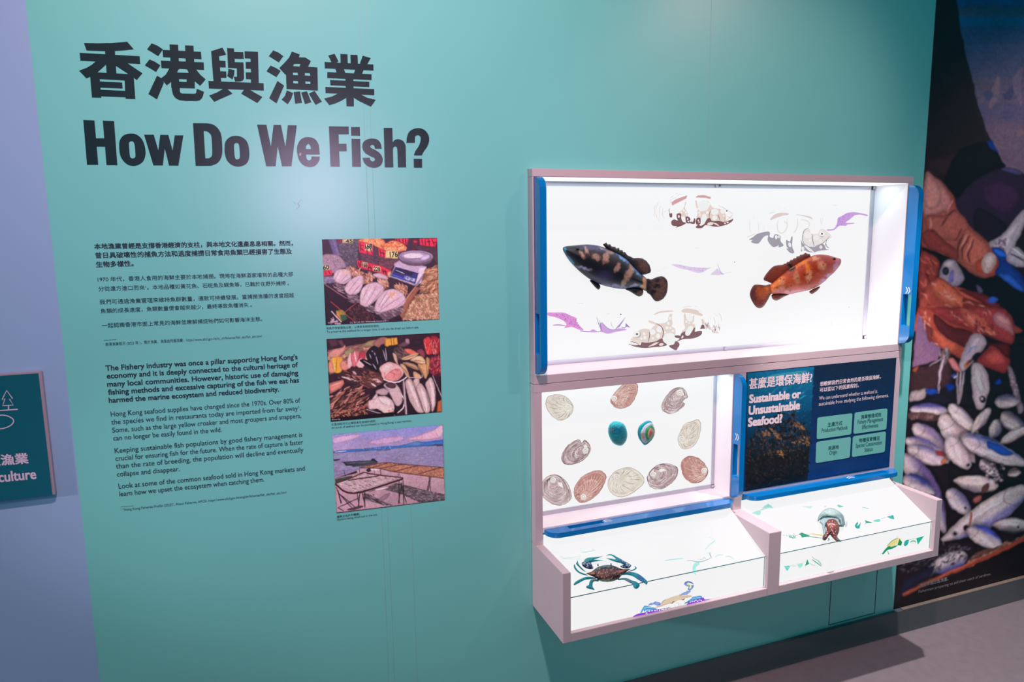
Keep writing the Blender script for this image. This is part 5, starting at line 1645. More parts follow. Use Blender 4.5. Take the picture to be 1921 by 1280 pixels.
# pale sack and bins
p.blob('#8d7a86', "98,320 200,300 310,330 380,450 300,480 230,530 110,470").dots(['#a8949e', '#75626e'], "100,330 200,305 320,350 370,440 250,500 110,460", 90, 7)
p.poly('#b9ad76', "100,432 180,440 176,492 108,492").poly(rd, "105,500 208,490 212,548 108,568").line('#4c0c1c', "130,505 140,550", 10, .3).line('#4c0c1c', "165,500 190,540", 12, .3)
p.poly('#756a84', "105,570 240,560 260,640 120,650").strokes(['#9a90aa', '#5c5068'], "105,570 240,560 260,640 120,650", 30, 50, 6, 10, 30)
p.poly('#251420', "112,650 540,890 720,1030 740,1110 135,1152").line('#8c6468', "115,655 380,830", 10, 0.3)
p.poly('#2c1820', "400,960 560,880 720,1030 760,1100 480,1120").dots(['#4d2c34', '#3a1e28', '#5c3a3e'], "400,960 560,880 720,1030 760,1100 480,1120", 170, 11)
p.line('#9c3a30', "195,870 300,960 480,1110", 10, 0.2).line('#8a4436', "375,990 510,880", 9, 0.2)
p.poly('#8a7a3c', "258,980 330,965 372,1000 390,1080 320,1112 262,1030").poly('#2f5c48', "310,1030 385,1030 388,1080 325,1105").poly('#b8863c', "260,990 300,990 305,1070 265,1040").line('#cfc4cc', "205,990 320,1115", 11, 0.3).dots(['#b9a6ae', '#8f7a84'], "140,1150 220,1060 300,1120 310,1140", 40, 9)
# squid
for s, w in (("395,720 470,800 560,840 640,960 700,990 520,800", '#4a3a40'),):
    p.poly(w, s)
for s in ("600,880 720,930 800,990 650,1000", "380,790 520,800 540,880 430,880", "255,610 330,680 420,700 320,770 250,690", "740,1000 1070,920 1040,1020 900,1090 830,1095"):
    p.poly('#5c4a52', s).strokes(['#a8949c', '#7a6870', '#3c2e36'], s, 40, 70, 7, 25, 15)
for s in ("370,480 470,455 560,500 600,540 520,570 430,560", "560,560 680,530 720,590 640,660 570,650", "760,600 880,610 900,680 830,720 760,680", "940,680 1050,660 1110,700 1110,790 1010,770"):
    p.poly('#8a5a48', s).strokes(['#b98a6c', '#c89c80', '#8a5c48', '#d8b49a', '#6d4238'], s, 60, 60, 8, 70, 50)
p.blob('#b9a2a8', "700,545 780,528 860,560 880,600 800,595 740,580")
for s in ("225,575 260,500 330,480 420,495 445,560 430,610 350,660 270,640 240,610", "362,715 420,620 520,560 580,570 575,680 520,770 430,790 390,770", "542,880 560,740 640,660 740,640 810,670 832,735 760,830 640,930 580,920", "722,965 750,850 830,750 930,720 1030,750 1085,810 1090,880 1010,940 860,990 780,1000"):
    p.blob('#a8909a', s).blob('#c0aab2', s.replace('445,560', '435,555'))
for s in ("300,500 250,600", "420,520 300,640", "440,580 330,655", "540,580 400,760", "575,640 450,780", "660,670 570,860", "760,660 620,910", "820,720 660,920", "870,760 760,940", "960,740 830,900 790,980", "1060,800 900,900 780,990", "1090,850 960,950 820,995"):
    p.line('#7d6670', s, 7, 0.7)
for s in ("330,510 270,590", "600,700 560,820", "700,690 610,860", "880,780 790,920", "980,780 880,880"):
    p.line('#d9c8ce', s, 22, 0.8)
p.dots(['#d8a878', '#c99868'], "900,760 1000,750 980,830 900,830", 30, 9).dots(['#d0a884'], "330,500 420,510 400,550", 14, 8)
p.mottle(0.16, 1.5).blur(1).build('picture', M['print'], t)
q = Q(590, 430, 6.4)
for s, a, b_, c_ in (('168', (608, 240), (688, 236), 8), ('176', (905, 340), (994, 334), 9), ('45', (385, 165), (455, 160), 6), ('60', (106, 488), (174, 482), 7), ('168', (574, 450), (630, 462), 7), ('228', (712, 500), (786, 508), 8)):
    pass
T_ = Text(WALL, 0.0012)
T_.line('168', q(608, 236), q(688, 230), cap=8.5, bold=0.02).line('176', q(905, 338), q(996, 332), cap=10, bold=0.02).line('45', q(375, 166), q(455, 160), cap=6, bold=0.02).line('60', q(106, 486), q(172, 480), cap=7.5, bold=0.02) \
    .line('168', q(574, 446), q(630, 460), cap=7, bold=0.02).line('228', q(712, 498), q(786, 508), cap=7.5, bold=0.02).build('price_lettering', BT, t)
Text(WALL, 0.0012).line('CC BY-SA 4.0 / Wikimedia Commons', q(425, 1130), q(858, 1108), cap=2.6).build('credit', M['ptext'], t)
Text(WALL).line('海產亦會被曬乾出售，以便更長時間地保存。', q(140, 1204), q(782, 1174)).line('To preserve the seafood for a longer time, it will also be dried out before sale.', q(145, 1246), q(1252, 1190), cap=3.9).build('caption', BT, t)

# fish market
t = photo('photograph of a market heap of fresh fish and seafood, middle of the three', "612.5,636.3 824.8,624.4 829,773.2 620.4,791.6", (0.33, 0, 1.14))
p = Ras(WALL, [(612.5,636.3),(824.8,624.4),(829,773.2),(620.4,791.6)], (590, 610, 6.4), 0.62, '#2a1c24', seed=22, gain=PG, softness=1.0, warp=0.35, rnd=0.35, rw=3.5)
p.poly('#2e1c26', "143,168 1503,92 1530,1045 195,1162")
p.poly('#4a3038', "155,180 260,170 290,240 210,270").poly('#5c3c40', "270,190 330,180 360,240 330,260")
p.poly('#7a5a50', "160,300 700,200 760,260 620,420 400,520 180,600").strokes(['#b57a6c', '#8a5a50', '#c9987c', '#6a4040', '#a8a06c'], "160,330 700,220 640,400 400,500 180,560", 150, 60, 16, 160, 40)
for s, c_ in (("160,370 220,300 330,270 370,240 350,320 260,390", '#c08a7a'), ("360,320 420,290 480,300 440,340 380,370", '#8f8a5c'), ("540,280 640,200 760,180 700,240 600,260", '#8c8058'), ("700,220 790,150 860,150 860,210 760,270", '#8a6058'), ("200,400 330,390 320,560 240,570 190,520", '#d89a3c'), ("165,480 200,430 240,560 180,570", '#c98a6c'), ("310,520 330,420 420,500 440,560", '#c0806a'), ("395,430 430,330 470,420 440,500 400,520", '#d8a8a0'), ("430,380 490,310 540,340 520,460 470,500", '#c26a6c'), ("540,340 590,310 610,370 580,430 530,440", '#a83c4c'), ("500,480 560,400 600,470 560,520", '#d8b0a8')):
    p.blob(c_, s)
p.line('#f0c060', "230,400 240,550", 22, .6).line('#8a5a20', "270,400 260,560", 8, .5).line('#e6c4bc', "425,350 430,490", 14, .6).line('#ecd0cc', "480,320 500,440", 14, .6)
p.poly('#d49a3c', "850,165 990,150 1000,230 880,262 845,250").line('#6a3c20', "920,160 925,250", 8, .2).line('#6a3c20', "950,155 955,240", 8, .2)
p.blob('#1a161c', "620,360 680,260 760,270 790,400 770,540 740,560 680,500").blob('#151218', "545,430 600,410 700,470 750,540 660,520").blob('#1c181e', "780,270 830,230 870,320 880,440 820,450 800,370").blob('#241c22', "870,270 960,260 940,430 890,440")
for s in ("690,310 700,320", "740,380 760,470", "820,300 860,430", "660,350 680,400", "720,330 730,360", "590,430 680,480", "700,470 740,530", "850,280 870,420"):
    p.line('#a8a0b0', s, 9, .6)
p.blob('#4a3a3c', "950,280 1040,270 1130,330 1150,370 1060,400 1010,420 970,380").strokes(['#7a6458', '#2a2024'], "950,280 1040,270 1140,350 1010,420", 40, 50, 8, 40, 30)
p.blob('#5a4044', "1000,250 1100,190 1140,220 1080,260").blob('#2c1e26', "1140,240 1200,180 1310,170 1290,230 1200,260").blob('#9a7880', "1090,170 1130,170 1140,220 1100,215")
p.blob('#b8383a', "1310,180 1370,140 1400,200 1420,330 1350,350 1320,260").blob('#8c2430', "1390,160 1440,130 1500,180 1500,330 1430,340").blob('#d06a50', "1080,290 1150,290 1240,340 1180,360 1110,330").blob('#7a3a44', "1230,310 1290,290 1330,360 1300,390")
p.poly('#6a2838', "1370,400 1510,370 1520,580 1390,600 1360,480").strokes(['#a83c44', '#8c2c3c', '#5a1c2c', '#c05a58'], "1370,400 1510,370 1520,600 1390,610", 70, 50, 12, 80, 60).strokes(['#d06a60', '#e08a80', '#7a1c2c'], "1320,180 1490,150 1490,330 1340,340", 30, 60, 8, 80, 30)
p.poly('#241820', "1060,640 1400,580 1530,800 1530,1045 1080,1080")
p.blob('#d4a8a0', "780,520 830,470 900,445 990,470 1050,520 1065,590 1000,660 900,680 820,640 800,580").blob('#e2bcb0', "800,520 880,460 960,480 900,540 830,580").blob('#c4847c', "840,640 900,560 1000,520 1050,580 1000,650 920,675")
for s in ("900,560 960,590 940,640", "840,560 840,620", "960,530 1010,550"):
    p.line('#b04c4c', s, 10, .6)
p.line('#eadcd8', "760,620 850,660 960,690 1060,660 1110,620", 12, .3)
for s, c_ in (("1050,400 1170,350 1250,345 1180,400 1080,420", '#c9ac84'), ("1150,420 1260,370 1330,430 1300,490 1200,440", '#cdb288'), ("1060,450 1200,470 1250,540 1130,500", '#a88c6c'), ("1030,480 1080,480 1130,580 1140,640 1090,600", '#b99c78'), ("1240,480 1320,460 1370,520 1340,640 1300,600", '#b89464'), ("1190,560 1260,590 1280,640 1200,640", '#c0a078'), ("940,340 980,360 1000,450 1010,490 960,420", '#c0a48c'), ("1340,400 1380,420 1370,560 1350,600", '#a88654')):
    p.blob(c_, s)
for s in ("1060,410 1240,350", "1180,420 1320,440", "1060,460 1240,530", "1040,490 1130,600", "1250,490 1320,620", "1200,430 1300,480"):
    p.line('#5c4028', s, 8, .6)
p.poly('#7c4a44', "400,530 560,510 790,590 830,660 800,740 640,760 520,690 280,640 290,580")
p.blob('#3c2428', "385,545 450,515 560,515 660,560 600,620 480,600").blob('#52332f', "560,640 640,590 780,590 830,660 820,740 700,760 600,720").blob('#3a2426', "275,600 320,565 400,570 520,630 580,700 500,720 360,680")
for s in ("330,620 420,650 500,670", "700,650 760,660 800,690", "460,560 500,590", "740,680 790,680", "680,700 740,740"):
    p.line('#c4b0b0', s, 22, .7)
p.strokes(['#8a5a50', '#2a181c', '#a87064'], "300,590 560,520 820,640 780,740 560,720", 50, 50, 9, 20, 30)
p.poly('#a8685a', "175,700 340,655 360,700 320,760 185,830").blob('#c07c6c', "185,720 330,665 350,700 300,760 200,800").line('#e0aca0', "200,730 320,690", 10, .6)
rib = "185,830 420,760 500,720 580,740 620,850 660,920 620,980 420,1060 240,1110 200,1010"
p.poly('#3a2226', rib).strokes(['#7c5044', '#9a6a58', '#2a161a', '#b98270', '#55332f', '#1c1014'], rib, 130, 110, 16, 148, 20)
p.poly('#2c181c', "200,1060 420,1060 600,1000 620,1090 420,1130 205,1140").strokes(['#8a5c4c', '#a87858', '#50302c', '#c0604c'], "200,1060 640,960 620,1090 205,1140", 70, 40, 10, 20, 60)
p.ell('#241a22', 880, 880, 210, 190, 0, 30)
p.blob('#b8a4a4', "830,720 900,690 980,710 1030,780 1060,880 1030,960 980,965 940,900 890,800").blob('#4a3438', "850,710 920,690 980,720 960,760 880,750").blob('#aa9494', "740,790 830,760 890,790 860,840 760,830").blob('#c6b4ae', "650,920 700,890 760,860 860,860 940,920 960,1000 920,1060 860,1070 760,1010 660,1010").blob('#d8c8c0', "760,880 850,870 920,920 900,990 820,960").poly('#bfaaa8', "640,1010 720,900 690,890 750,810 760,860").line('#8a7070', "760,860 820,940 940,980", 6, .5)
p.dots(['#b08468'], "880,1020 950,1000 950,1060 900,1075", 16, 9)
p.line('#cfc2c4', "1040,830 1080,900 1060,1000 960,1080", 13, .3)
p.poly('#8a7a7c', "1055,680 1085,680 1115,1070 1090,1075").line('#c0b4b6', "1070,660 1105,1070", 10, .2)
for s in ("1090,680 1140,640 1180,680 1220,760 1260,900 1290,1000 1310,1050 1230,1040 1150,920 1110,800", "1190,660 1250,640 1260,700 1230,760 1200,720", "1220,760 1270,700 1330,770 1380,880 1390,1000 1370,1050 1320,1045 1270,920", "1335,700 1390,630 1430,680 1455,800 1450,960 1410,1040 1390,900 1350,780"):
    p.blob('#b5a29c', s)
for s in ("1130,680 1180,800 1250,980", "1280,760 1320,880 1350,1030", "1390,680 1420,800 1420,980"):
    p.line('#dccdc4', s, 34, .7)
for s in ("1150,650 1230,800 1300,1000", "1340,780 1390,940", "1440,720 1455,940", "1200,740 1260,920", "1330,780 1400,1030"):
    p.line('#5c4a44', s, 8, .6)
p.line('#a89c9c', "1420,610 1525,860", 8, .1).poly('#a85c34', "1480,920 1525,900 1528,1040 1470,1045").line('#bcb0b2', "1130,630 1280,630 1290,600", 8, .3)
p.line('#b8acae', "630,1015 780,1060 900,1080", 8, .4).poly('#161018', "195,1120 1000,1040 990,1080 197,1160")
p.mottle(0.16, 1.5).blur(1).build('picture', M['print'], t)
q = Q(590, 610, 6.4)
Text(WALL, 0.0012).line('Photo by', q(208, 1146), q(310, 1136), cap=2.6).build('credit', M['ptext'], t)
Text(WALL).line('在香港街市可以購買各式各樣的海鮮。', q(203, 1208), q(740, 1164)).line("All kinds of seafood can be purchased in Hong Kong' s wet markets.", q(203, 1248), q(1165, 1160), cap=3.9).build('caption', BT, t)

# oyster drying racks
t = photo('photograph of oyster drying racks and boats by the sea, lowest of the three', "622.8,815.8 830.4,797.2 834.4,938.8 631.2,963.4", (0.34, 0, 0.97))
p = Ras(WALL, [(622.8,815.8),(830.4,797.2),(834.4,938.8),(631.2,963.4)], (590, 780, 6.096), 0.62, '#2a1c24', seed=23, gain=PG, softness=1.0, warp=0.35, rnd=0.35, rw=3.5)
p.grad('#7a8cc8', '#a796b4', "200,218 1465,105 1470,330 212,425")
p.blob('#c4a4b4', "1050,270 1200,220 1340,170 1440,140 1466,220 1400,260 1200,285").blob('#d0b0ba', "1380,160 1462,110 1466,210 1410,240").blob('#b49cbc', "600,310 800,250 1000,240 1000,290 760,330").blob('#b8a4bf', "230,250 500,210 480,260 240,320")
p.poly('#3a70b0', "212,408 300,392 420,385 560,378 700,360 860,345 960,345 1060,322 1170,292 1240,302 1380,285 1470,272 1470,335 900,378 560,408 214,432")
p.poly('#5a86bc', "1060,325 1170,294 1250,320 1180,345 1070,345").strokes(['#9ab4d0', '#2c5c9c'], "520,378 900,345 900,370 520,402", 40, 14, 5, 85, 10)
p.line('#c0c4d8', "240,416 360,404", 9, .5)
p.grad('#8488a8', '#8a80a0', "214,432 560,408 900,378 1470,335 1478,610 940,590 520,620 225,720").strokes(['#9c9cba', '#787c9c', '#a6a0b8'], "214,440 1470,345 1478,600 520,610 225,710", 260, 60, 4, -5, 6)
for s in ("712,402 775,397", "788,397 866,388", "1310,345 1400,338", "1395,348 1470,346", "580,396 620,392"):
    p.line('#3c3c54', s, 9, .3)
p.poly('#40405a', "1350,335 1390,325 1465,330 1468,350 1400,345")
p.poly('#b0929c', "225,720 470,660 640,600 760,600 1480,690 1492,968 252,1118").grad('#b89ca2', '#a88a94', "480,620 700,590 1480,700 1490,960 900,1040 560,850")
p.poly('#30303c', "215,505 292,490 285,510 220,524").poly('#2c3038', "320,530 520,515 640,512 690,500 730,530 560,575 360,575").poly('#4c505c', "340,535 640,518 700,530 560,550 380,556").poly('#24262e', "640,510 660,490 690,490 695,515").poly('#3c4048', "420,570 720,528 720,548 530,580 440,590")
p.line('#2c2c38', "310,530 360,548", 6, .3).line('#2c2830', "512,590 515,650", 7, .2).line('#2c2830', "335,620 350,690", 8, .2)
for s in ("230,650 330,625 500,620", "235,690 340,660"):
    p.line('#4a4656', s, 4, .2)
p.poly('#3a4238', "232,725 435,685 440,735 240,780").line('#5a6254', "235,728 432,688", 6, .2)
p.blob('#2c2c34', "590,620 630,600 650,630 610,645").line('#d8ccd0', "650,615 740,612", 26, .3)
p.line('#3a2c30', "755,615 760,680", 10, .2).line('#3a2c30', "680,620 690,660", 6, .2).line('#3a2c30', "965,660 950,710", 6, .2).line('#3a2c30', "965,660 985,710", 6, .2)
# far tables
tb = "520,590 820,535 1000,555 1480,595 1480,715 1200,680 900,640 740,605"
p.poly('#a0705c', tb).strokes(['#c49468', '#8a5c48', '#d8ac80', '#6d4438', '#b8845c'], tb, 330, 16, 5, 10, 60)
for s in ("520,595 740,608 900,642 1200,682 1480,718", "740,608 1000,555", "900,640 1175,575", "1190,665 1440,595", "660,595 830,545", "525,590 820,537 1000,555 1480,595"):
    p.line('#4c2c2c', s, 9, .1)
for s in ("1320,705 1290,850 1280,980", "1310,705 1340,950", "1330,705 1280,970"):
    p.line('#33282c', s, 10, .2)
# fish lying below the tables
gp = "780,840 930,770 1490,905 1490,965 1200,995 1000,900"
p.poly('#5c5458', gp).strokes(['#3a3438', '#8c8086', '#2c282c', '#a0949a'], gp, 300, 24, 6, 12, 30)
gp = "575,880 620,900 900,1030 820,1030 560,960"
p.poly('#5a5056', gp).strokes(['#241e22', '#8a7e84'], gp, 60, 60, 8, 28, 10)
p.blob('#8a747e', "760,930 860,880 850,920 790,970 740,970").line('#2c2428', "620,870 770,830", 9, .4).line('#e6dcde', "700,850 840,822", 12, .4).ell('#241e22', 675, 908, 9)
# near table
p.poly('#b8a4a6', "240,780 560,650 1010,715 450,885").strokes(['#5a4a4c', '#d8c8c8', '#8c787a', '#443638'], "270,780 560,660 960,715 460,860", 150, 40, 5, 20, 14)
for s in ("240,780 450,885 1010,720", "240,775 400,720 560,650", "560,650 740,680 1010,712", "390,740 730,690"):
    p.line('#4a2a2a', s, 16, .1)
p.line('#33201f', "240,790 450,892 1010,728", 16, .1)
for s in ("490,885 510,1040", "545,870 580,1050", "570,865 575,1040", "965,750 970,1000", "1015,745 1020,1010", "985,770 1050,1000", "1000,770 960,1000", "270,860 300,1000", "250,820 310,1000", "270,880 430,1060", "290,900 480,1060", "270,1055 330,1090", "275,1050 490,950", "520,885 500,1040"):
    p.line('#2c2226', s, 12, .2)
p.blob('#4c3a40', "380,1070 520,1030 560,1045 480,1075 400,1085").poly('#2a2028', "254,1108 1490,962 1492,970 256,1120")
p.mottle(0.16, 1.5).blur(1).build('picture', M['print'], t)
q = Q(590, 780, 6.096)
Text(WALL, 0.0012).line('CC BY-SA', q(720, 1052), q(860, 1034), cap=2.6).build('credit', M['ptext'], t)
Text(WALL).line('蠔民正在戶外曬蠔。', q(257, 1170), q(518, 1134), bold=0.01).line('Oysters being dried out in the sun.', q(257, 1202), q(720, 1140), cap=3.9).build('caption', BT, t)

# ------------------------------------------------------------------ fishing mural
t = tag(empty('photo_mural', (2.8, 0, 0.094)), 'large dark wall mural of a hand lifting small silver fish beside the green wall', 'mural')
MZ0, MZ1, MX0, MX1 = 0.094, 2.70, 2.1185, 3.55
b = MB().box(MX0, MX1, -0.0006, -0.0001, MZ0, MZ1)
b.build('backing', mat('mural_base', (0.03, 0.018, 0.024), 0.5), t)
p = Ras(WALL, [proj(2.1185, 0, 2.42), proj(3.1, 0, 2.42), proj(3.1, 0, MZ0), proj(2.1185, 0, MZ0)], (1660, 0, 3.877), 1.45, '#170d13', lift=0.0008, seed=31, gain=MG, softness=1.9, warp=1.2, rnd=0.5, rw=9, wcell=11)
p.rnd = 0
p.poly('#170d13', "345,-260 2100,-260 2100,1300 285,1300")
sky = [('#03305a', '#06406a', -260, 40), ('#2c3a52', '#3a4258', 40, 120), ('#0a4a6c', '#0d4a6c', 120, 190), ('#2a3f60', '#3a4260', 190, 320), ('#434464', '#4d465e', 320, 560), ('#54485c', '#5a4a5c', 560, 760), ('#4e4662', '#584a60', 760, 900), ('#5c4a5a', '#5a4a58', 900, 1300)]


def armx(y):
    pts = [(-260, 505), (-60, 515), (0, 525), (250, 558), (520, 620), (800, 690), (1010, 765), (1160, 845), (1300, 900)]
    for (y0, x0), (y1, x1) in zip(pts, pts[1:]):
        if y0 <= y <= y1: return x0 + (x1 - x0) * (y - y0) / (y1 - y0)
    return 900


for c0, c1, y0, y1 in sky:
    n = 4
    for k in range(n):
        ya, yb_ = y0 + (y1 - y0) * k / n, y0 + (y1 - y0) * (k + 1) / n + 2
        m0 = '#%02x%02x%02x' % tuple(int(int(c0[1 + 2 * i:3 + 2 * i], 16) * (1 - k / n) + int(c1[1 + 2 * i:3 + 2 * i], 16) * k / n) for i in range(3))
        p.poly(m0, "%f,%f 2100,%f 2100,%f %f,%f" % (armx(ya), ya, ya, yb_, armx(yb_), yb_))
for s, c_ in (("820,560 800,700 760,780", '#6a5664'), ("930,620 900,700 860,690", '#3c3a54'), ("1000,500 960,600 990,760", '#625264'), ("720,680 760,690 740,720", '#434260'), ("860,820 900,840 870,870", '#4a4460'), ("960,960 1010,970", '#6a5058')):
    p.line(c_, s, 60, .8)
p.rnd = 0.45
p.strokes(['#1a1014', '#20141a'], "590,400 620,520 690,800 770,1000 740,1000 660,820 600,560", 60, 40, 3, 62, 10)
p.poly('#241118', "300,1150 520,1110 500,1290 290,1290")
p.blob('#08070c', "470,1285 505,1150 580,1065 740,1040 830,1160 880,1215 760,1290").poly('#0c2a6c', "740,1035 782,1022 842,1150 815,1158").line('#8a8090', "755,1200 800,1170 840,1158", 8, .5)
p.view(1660, 280, 3.766)
p.blob('#1e1024', "500,340 620,230 740,160 850,130 940,145 990,180 1040,300 1040,480 900,560 740,680 640,600 540,500").blob('#2c1430', "700,260 800,220 900,250 960,340 880,450 740,420 690,340").blob('#160b1a', "640,420 760,460 860,560 730,670 640,600")
p.blob('#3c3456', "820,140 900,130 985,165 940,180 860,160")
p.blob('#06050a', "420,230 500,40 560,0 760,0 830,120 700,180 600,250 505,345")
# thumb and palm
hand = "285,170 350,190 430,260 490,340 515,430 600,540 680,610 760,690 803,770 790,850 745,908 690,912 600,870 520,800 440,755 380,745 300,715 258,735 262,500"
p.blob('#7c4038', hand)
p.blob('#9c6660', "285,172 350,200 420,270 470,370 440,430 380,450 300,470 270,440").blob('#a8706a', "290,190 350,220 400,300 380,400 300,420 275,330").blob('#85463c', "300,470 420,470 500,430 600,550 560,640 420,640 300,580")
p.blob('#6a2c28', "265,600 330,560 420,640 520,730 500,790 420,740 300,700").blob('#914c40', "560,560 660,610 740,700 700,800 600,830 520,740")
for s in ("560,600 520,680 510,760", "600,610 550,700 550,780", "630,640 590,740 600,800", "440,480 400,540", "500,430 440,470", "540,560 500,640"):
    p.line('#4c1c1c', s, 14, .6)
for s in ("580,600 535,700", "615,630 570,750", "330,490 320,560", "480,360 440,440"):
    p.line('#b07468', s, 11, .6)
p.ell('#100a0e', 336, 578, 6)
p.blob('#8e3c2c', "690,880 760,900 795,850 800,790 780,760 740,720 690,760 640,800 640,860").blob('#a89088', "684,800 705,745 745,725 785,755 778,820 745,865 715,882 690,850").blob('#b8a49c', "700,790 720,750 750,740 772,765 762,815 730,850")
# palm below and small fish between the fingers
p.blob('#0c0810', "258,700 330,715 440,755 520,800 600,870 690,915 790,900 990,1000 990,1300 880,1290 760,1120 600,1010 480,960 380,930 300,800")
p.blob('#782f2a', "255,735 330,745 385,800 370,900 300,960 245,1060 240,900").strokes(['#9c4c40', '#4c1618', '#5c2020'], "260,745 380,800 300,950 245,1040", 24, 60, 12, 60, 30)
p.blob('#7f7480', "383,930 392,860 420,800 455,775 500,790 540,860 562,915 530,955 490,970 430,965").blob('#a39aa2', "420,820 455,785 490,800 470,840").blob('#5c5c90', "460,880 490,860 480,930 450,940").ell('#0a0a10', 432, 862, 26, 30).ell('#3c4470', 432, 862, 12, 14).ell('#0a0a10', 432, 864, 8, 9)
p.blob('#a04c38', "500,970 600,1010 690,1080 600,1100 480,1050 440,1000")
fist = "235,1130 300,960 390,905 480,970 560,1040 680,1090 800,1140 880,1170 915,1240 925,1300 235,1300"
p.blob('#84382e', fist).blob('#a8543c', "330,960 400,920 500,1000 600,1090 520,1120 380,1060").blob('#6c2624', "560,1050 700,1100 760,1180 640,1200 560,1130").strokes(['#b4685a', '#5a1c1c', '#8c4438', '#c88a78'], fist, 60, 50, 9, 30, 40)
p.blob('#5a1a1e', "520,990 640,1060 780,1140 860,1170 800,1090 680,1020")
p.blob('#8f5450', "760,1190 790,1150 850,1170 890,1220 880,1300 800,1290")
p.blob('#4c4460', "650,960 680,980 690,1010 660,1020").blob('#2c4c9c', "720,1070 760,1040 800,1060 760,1090")
p.blob('#8f848c', "740,670 830,600 900,520 990,420 990,520 930,650 860,790 800,735").blob('#a89ca2', "800,650 900,540 960,480 900,640 850,720").dots(['#5c5060'], "750,670 860,620 840,740 790,720", 30, 9)
p.blob('#122c6c', "755,690 850,720 865,790 940,860 990,930 990,1010 930,990 850,920 775,880 805,800").blob('#2450a0', "800,880 900,900 980,1000 920,985 850,930").blob('#1c58b4', "770,700 840,725 850,760 800,750")
p.blob('#8c848c', "880,720 930,690 990,750 990,830 900,820 860,780").line('#2c2434', "890,740 990,790", 14, .5).line('#c4bcc0', "900,700 985,760", 8, .5)
# --- lower half
p.view(1660, 580, 4.571)
p.poly('#120c12', "240,500 480,420 700,400 1250,280 1250,860 220,830")
p.grad('#5c4660', '#664c62', "283,45 350,90 365,250 480,330 450,440 240,500", False)
p.blob('#2e1a1e', "238,520 330,490 470,455 560,430 560,640 420,690 225,720").blob('#7c4028', "236,520 290,490 260,540")
p.blob('#86382c', "285,0 430,0 760,190 700,420 560,380 480,330 400,260 360,140").blob('#a04c38', "400,160 560,260 640,330 560,370 460,300").blob('#4c1a1e', "420,40 560,140 750,200 720,330 560,270 440,160").strokes(['#b86c58', '#6c2824', '#c48878'], "300,20 400,60 380,240 480,330 460,330 350,180", 26, 40, 10, 60, 40)
p.blob('#5c2826', "345,130 410,180 400,280 375,270")
p.blob('#842f30', "420,-10 960,-10 1060,50 1112,150 1100,280 1050,292 990,270 900,240 760,190 600,130 500,80").blob('#a44c3c', "640,0 760,20 900,130 940,230 800,190 700,120").blob('#6c1e26', "800,100 900,220 1000,270 880,230 760,160").strokes(['#c07868', '#5c181c', '#b05a48'], "500,10 900,20 1000,250 760,180", 50, 50, 9, 50, 30)
p.blob('#a06468', "925,70 970,28 1040,60 1095,150 1100,220 1050,190 960,140").blob('#b87c7c', "950,70 985,45 1040,80 1070,140 1000,120")
p.blob('#7c2a2c', "790,450 880,340 960,300 1050,400 1065,500 1010,548 900,510").blob('#a4423c', "850,420 900,360 980,360 1030,450 940,480").blob('#4c1218', "880,300 1060,300 1050,420 960,330")
p.blob('#9c8c94', "640,470 690,320 760,215 830,225 872,300 780,420 710,500 665,535").blob('#b8a8ac', "720,330 780,240 820,260 770,340").line('#5c7cae', "700,390 740,330 790,320", 12, .6).blob('#14101c', "750,400 790,370 830,380 760,440").blob('#a85c38', "675,490 700,450 755,430 700,500").blob('#3c1c1c', "690,480 760,410 740,450")
p.blob('#a86468', "548,440 590,425 640,500 645,540 600,520")
p.blob('#5a4c4c', "470,380 540,340 560,400 520,480 490,460").strokes(['#8c8080', '#2c2424'], "470,380 540,340 560,400 500,470", 16, 40, 8, 80, 20)
# water
for s, w in (("510,420 480,520 468,640", 24), ("468,650 466,700", 18), ("466,715 464,760", 14), ("464,780 462,815", 18), ("622,545 620,660 628,815", 12), ("655,530 645,660 635,815", 13), ("680,540 665,660 640,800", 10)):
    p.line('#7c7078', s, w, .4)
for s in ("505,430 478,540 470,640", "648,540 638,700", "676,545 655,700"):
    p.line('#b8acae', s, 5, .4)
p.line('#8c8088', "385,490 520,400", 6, .4).ell('#9a9098', 468, 668, 12, 14).ell('#2c2430', 468, 668, 6, 8)
p.blob('#0c2468', "520,650 570,640 600,670 540,700").blob('#16388c', "940,640 985,600 990,640").line('#3c5ca0', "570,570 600,590 590,560", 10, .4).line('#a8a0a4', "590,590 615,580", 12, .4)


def sardine(x0, y0, x1, y1, w, c='#93858c', back='#55506c', eye=None, patch=None, belly='#b0a2a2'):
    dx, dy = x1 - x0, y1 - y0
    L = math.hypot(dx, dy)
    ux, uy = dx / L, dy / L
    nx, ny = -uy, ux

    def pt(u, h, o=0.0):
        return "%f,%f" % (x0 + dx * u + nx * (h + o) * w, y0 + dy * u + ny * (h + o) * w)
    p.body(x0, y0, x1, y1, w, [back, back, c, belly, '#b8acac', c], '#1c141c')
    if patch: p.blob(patch, " ".join(pt(u, h) for u, h in [(.35, -.4), (.6, -.4), (.75, -.2), (.6, 0), (.4, -.05)]), n=4)
    if p.r.random() < .5: p.line('#c8bcbc', pt(.28, .08) + " " + pt(.5, .12) + " " + pt(.75, .06), w * .09, .7)
    if eye is not None:
        e = pt(eye, -.05).split(',')
        p.ell('#a89ca4', float(e[0]), float(e[1]), w * .13).ell('#0c0a10', float(e[0]), float(e[1]), w * .08)


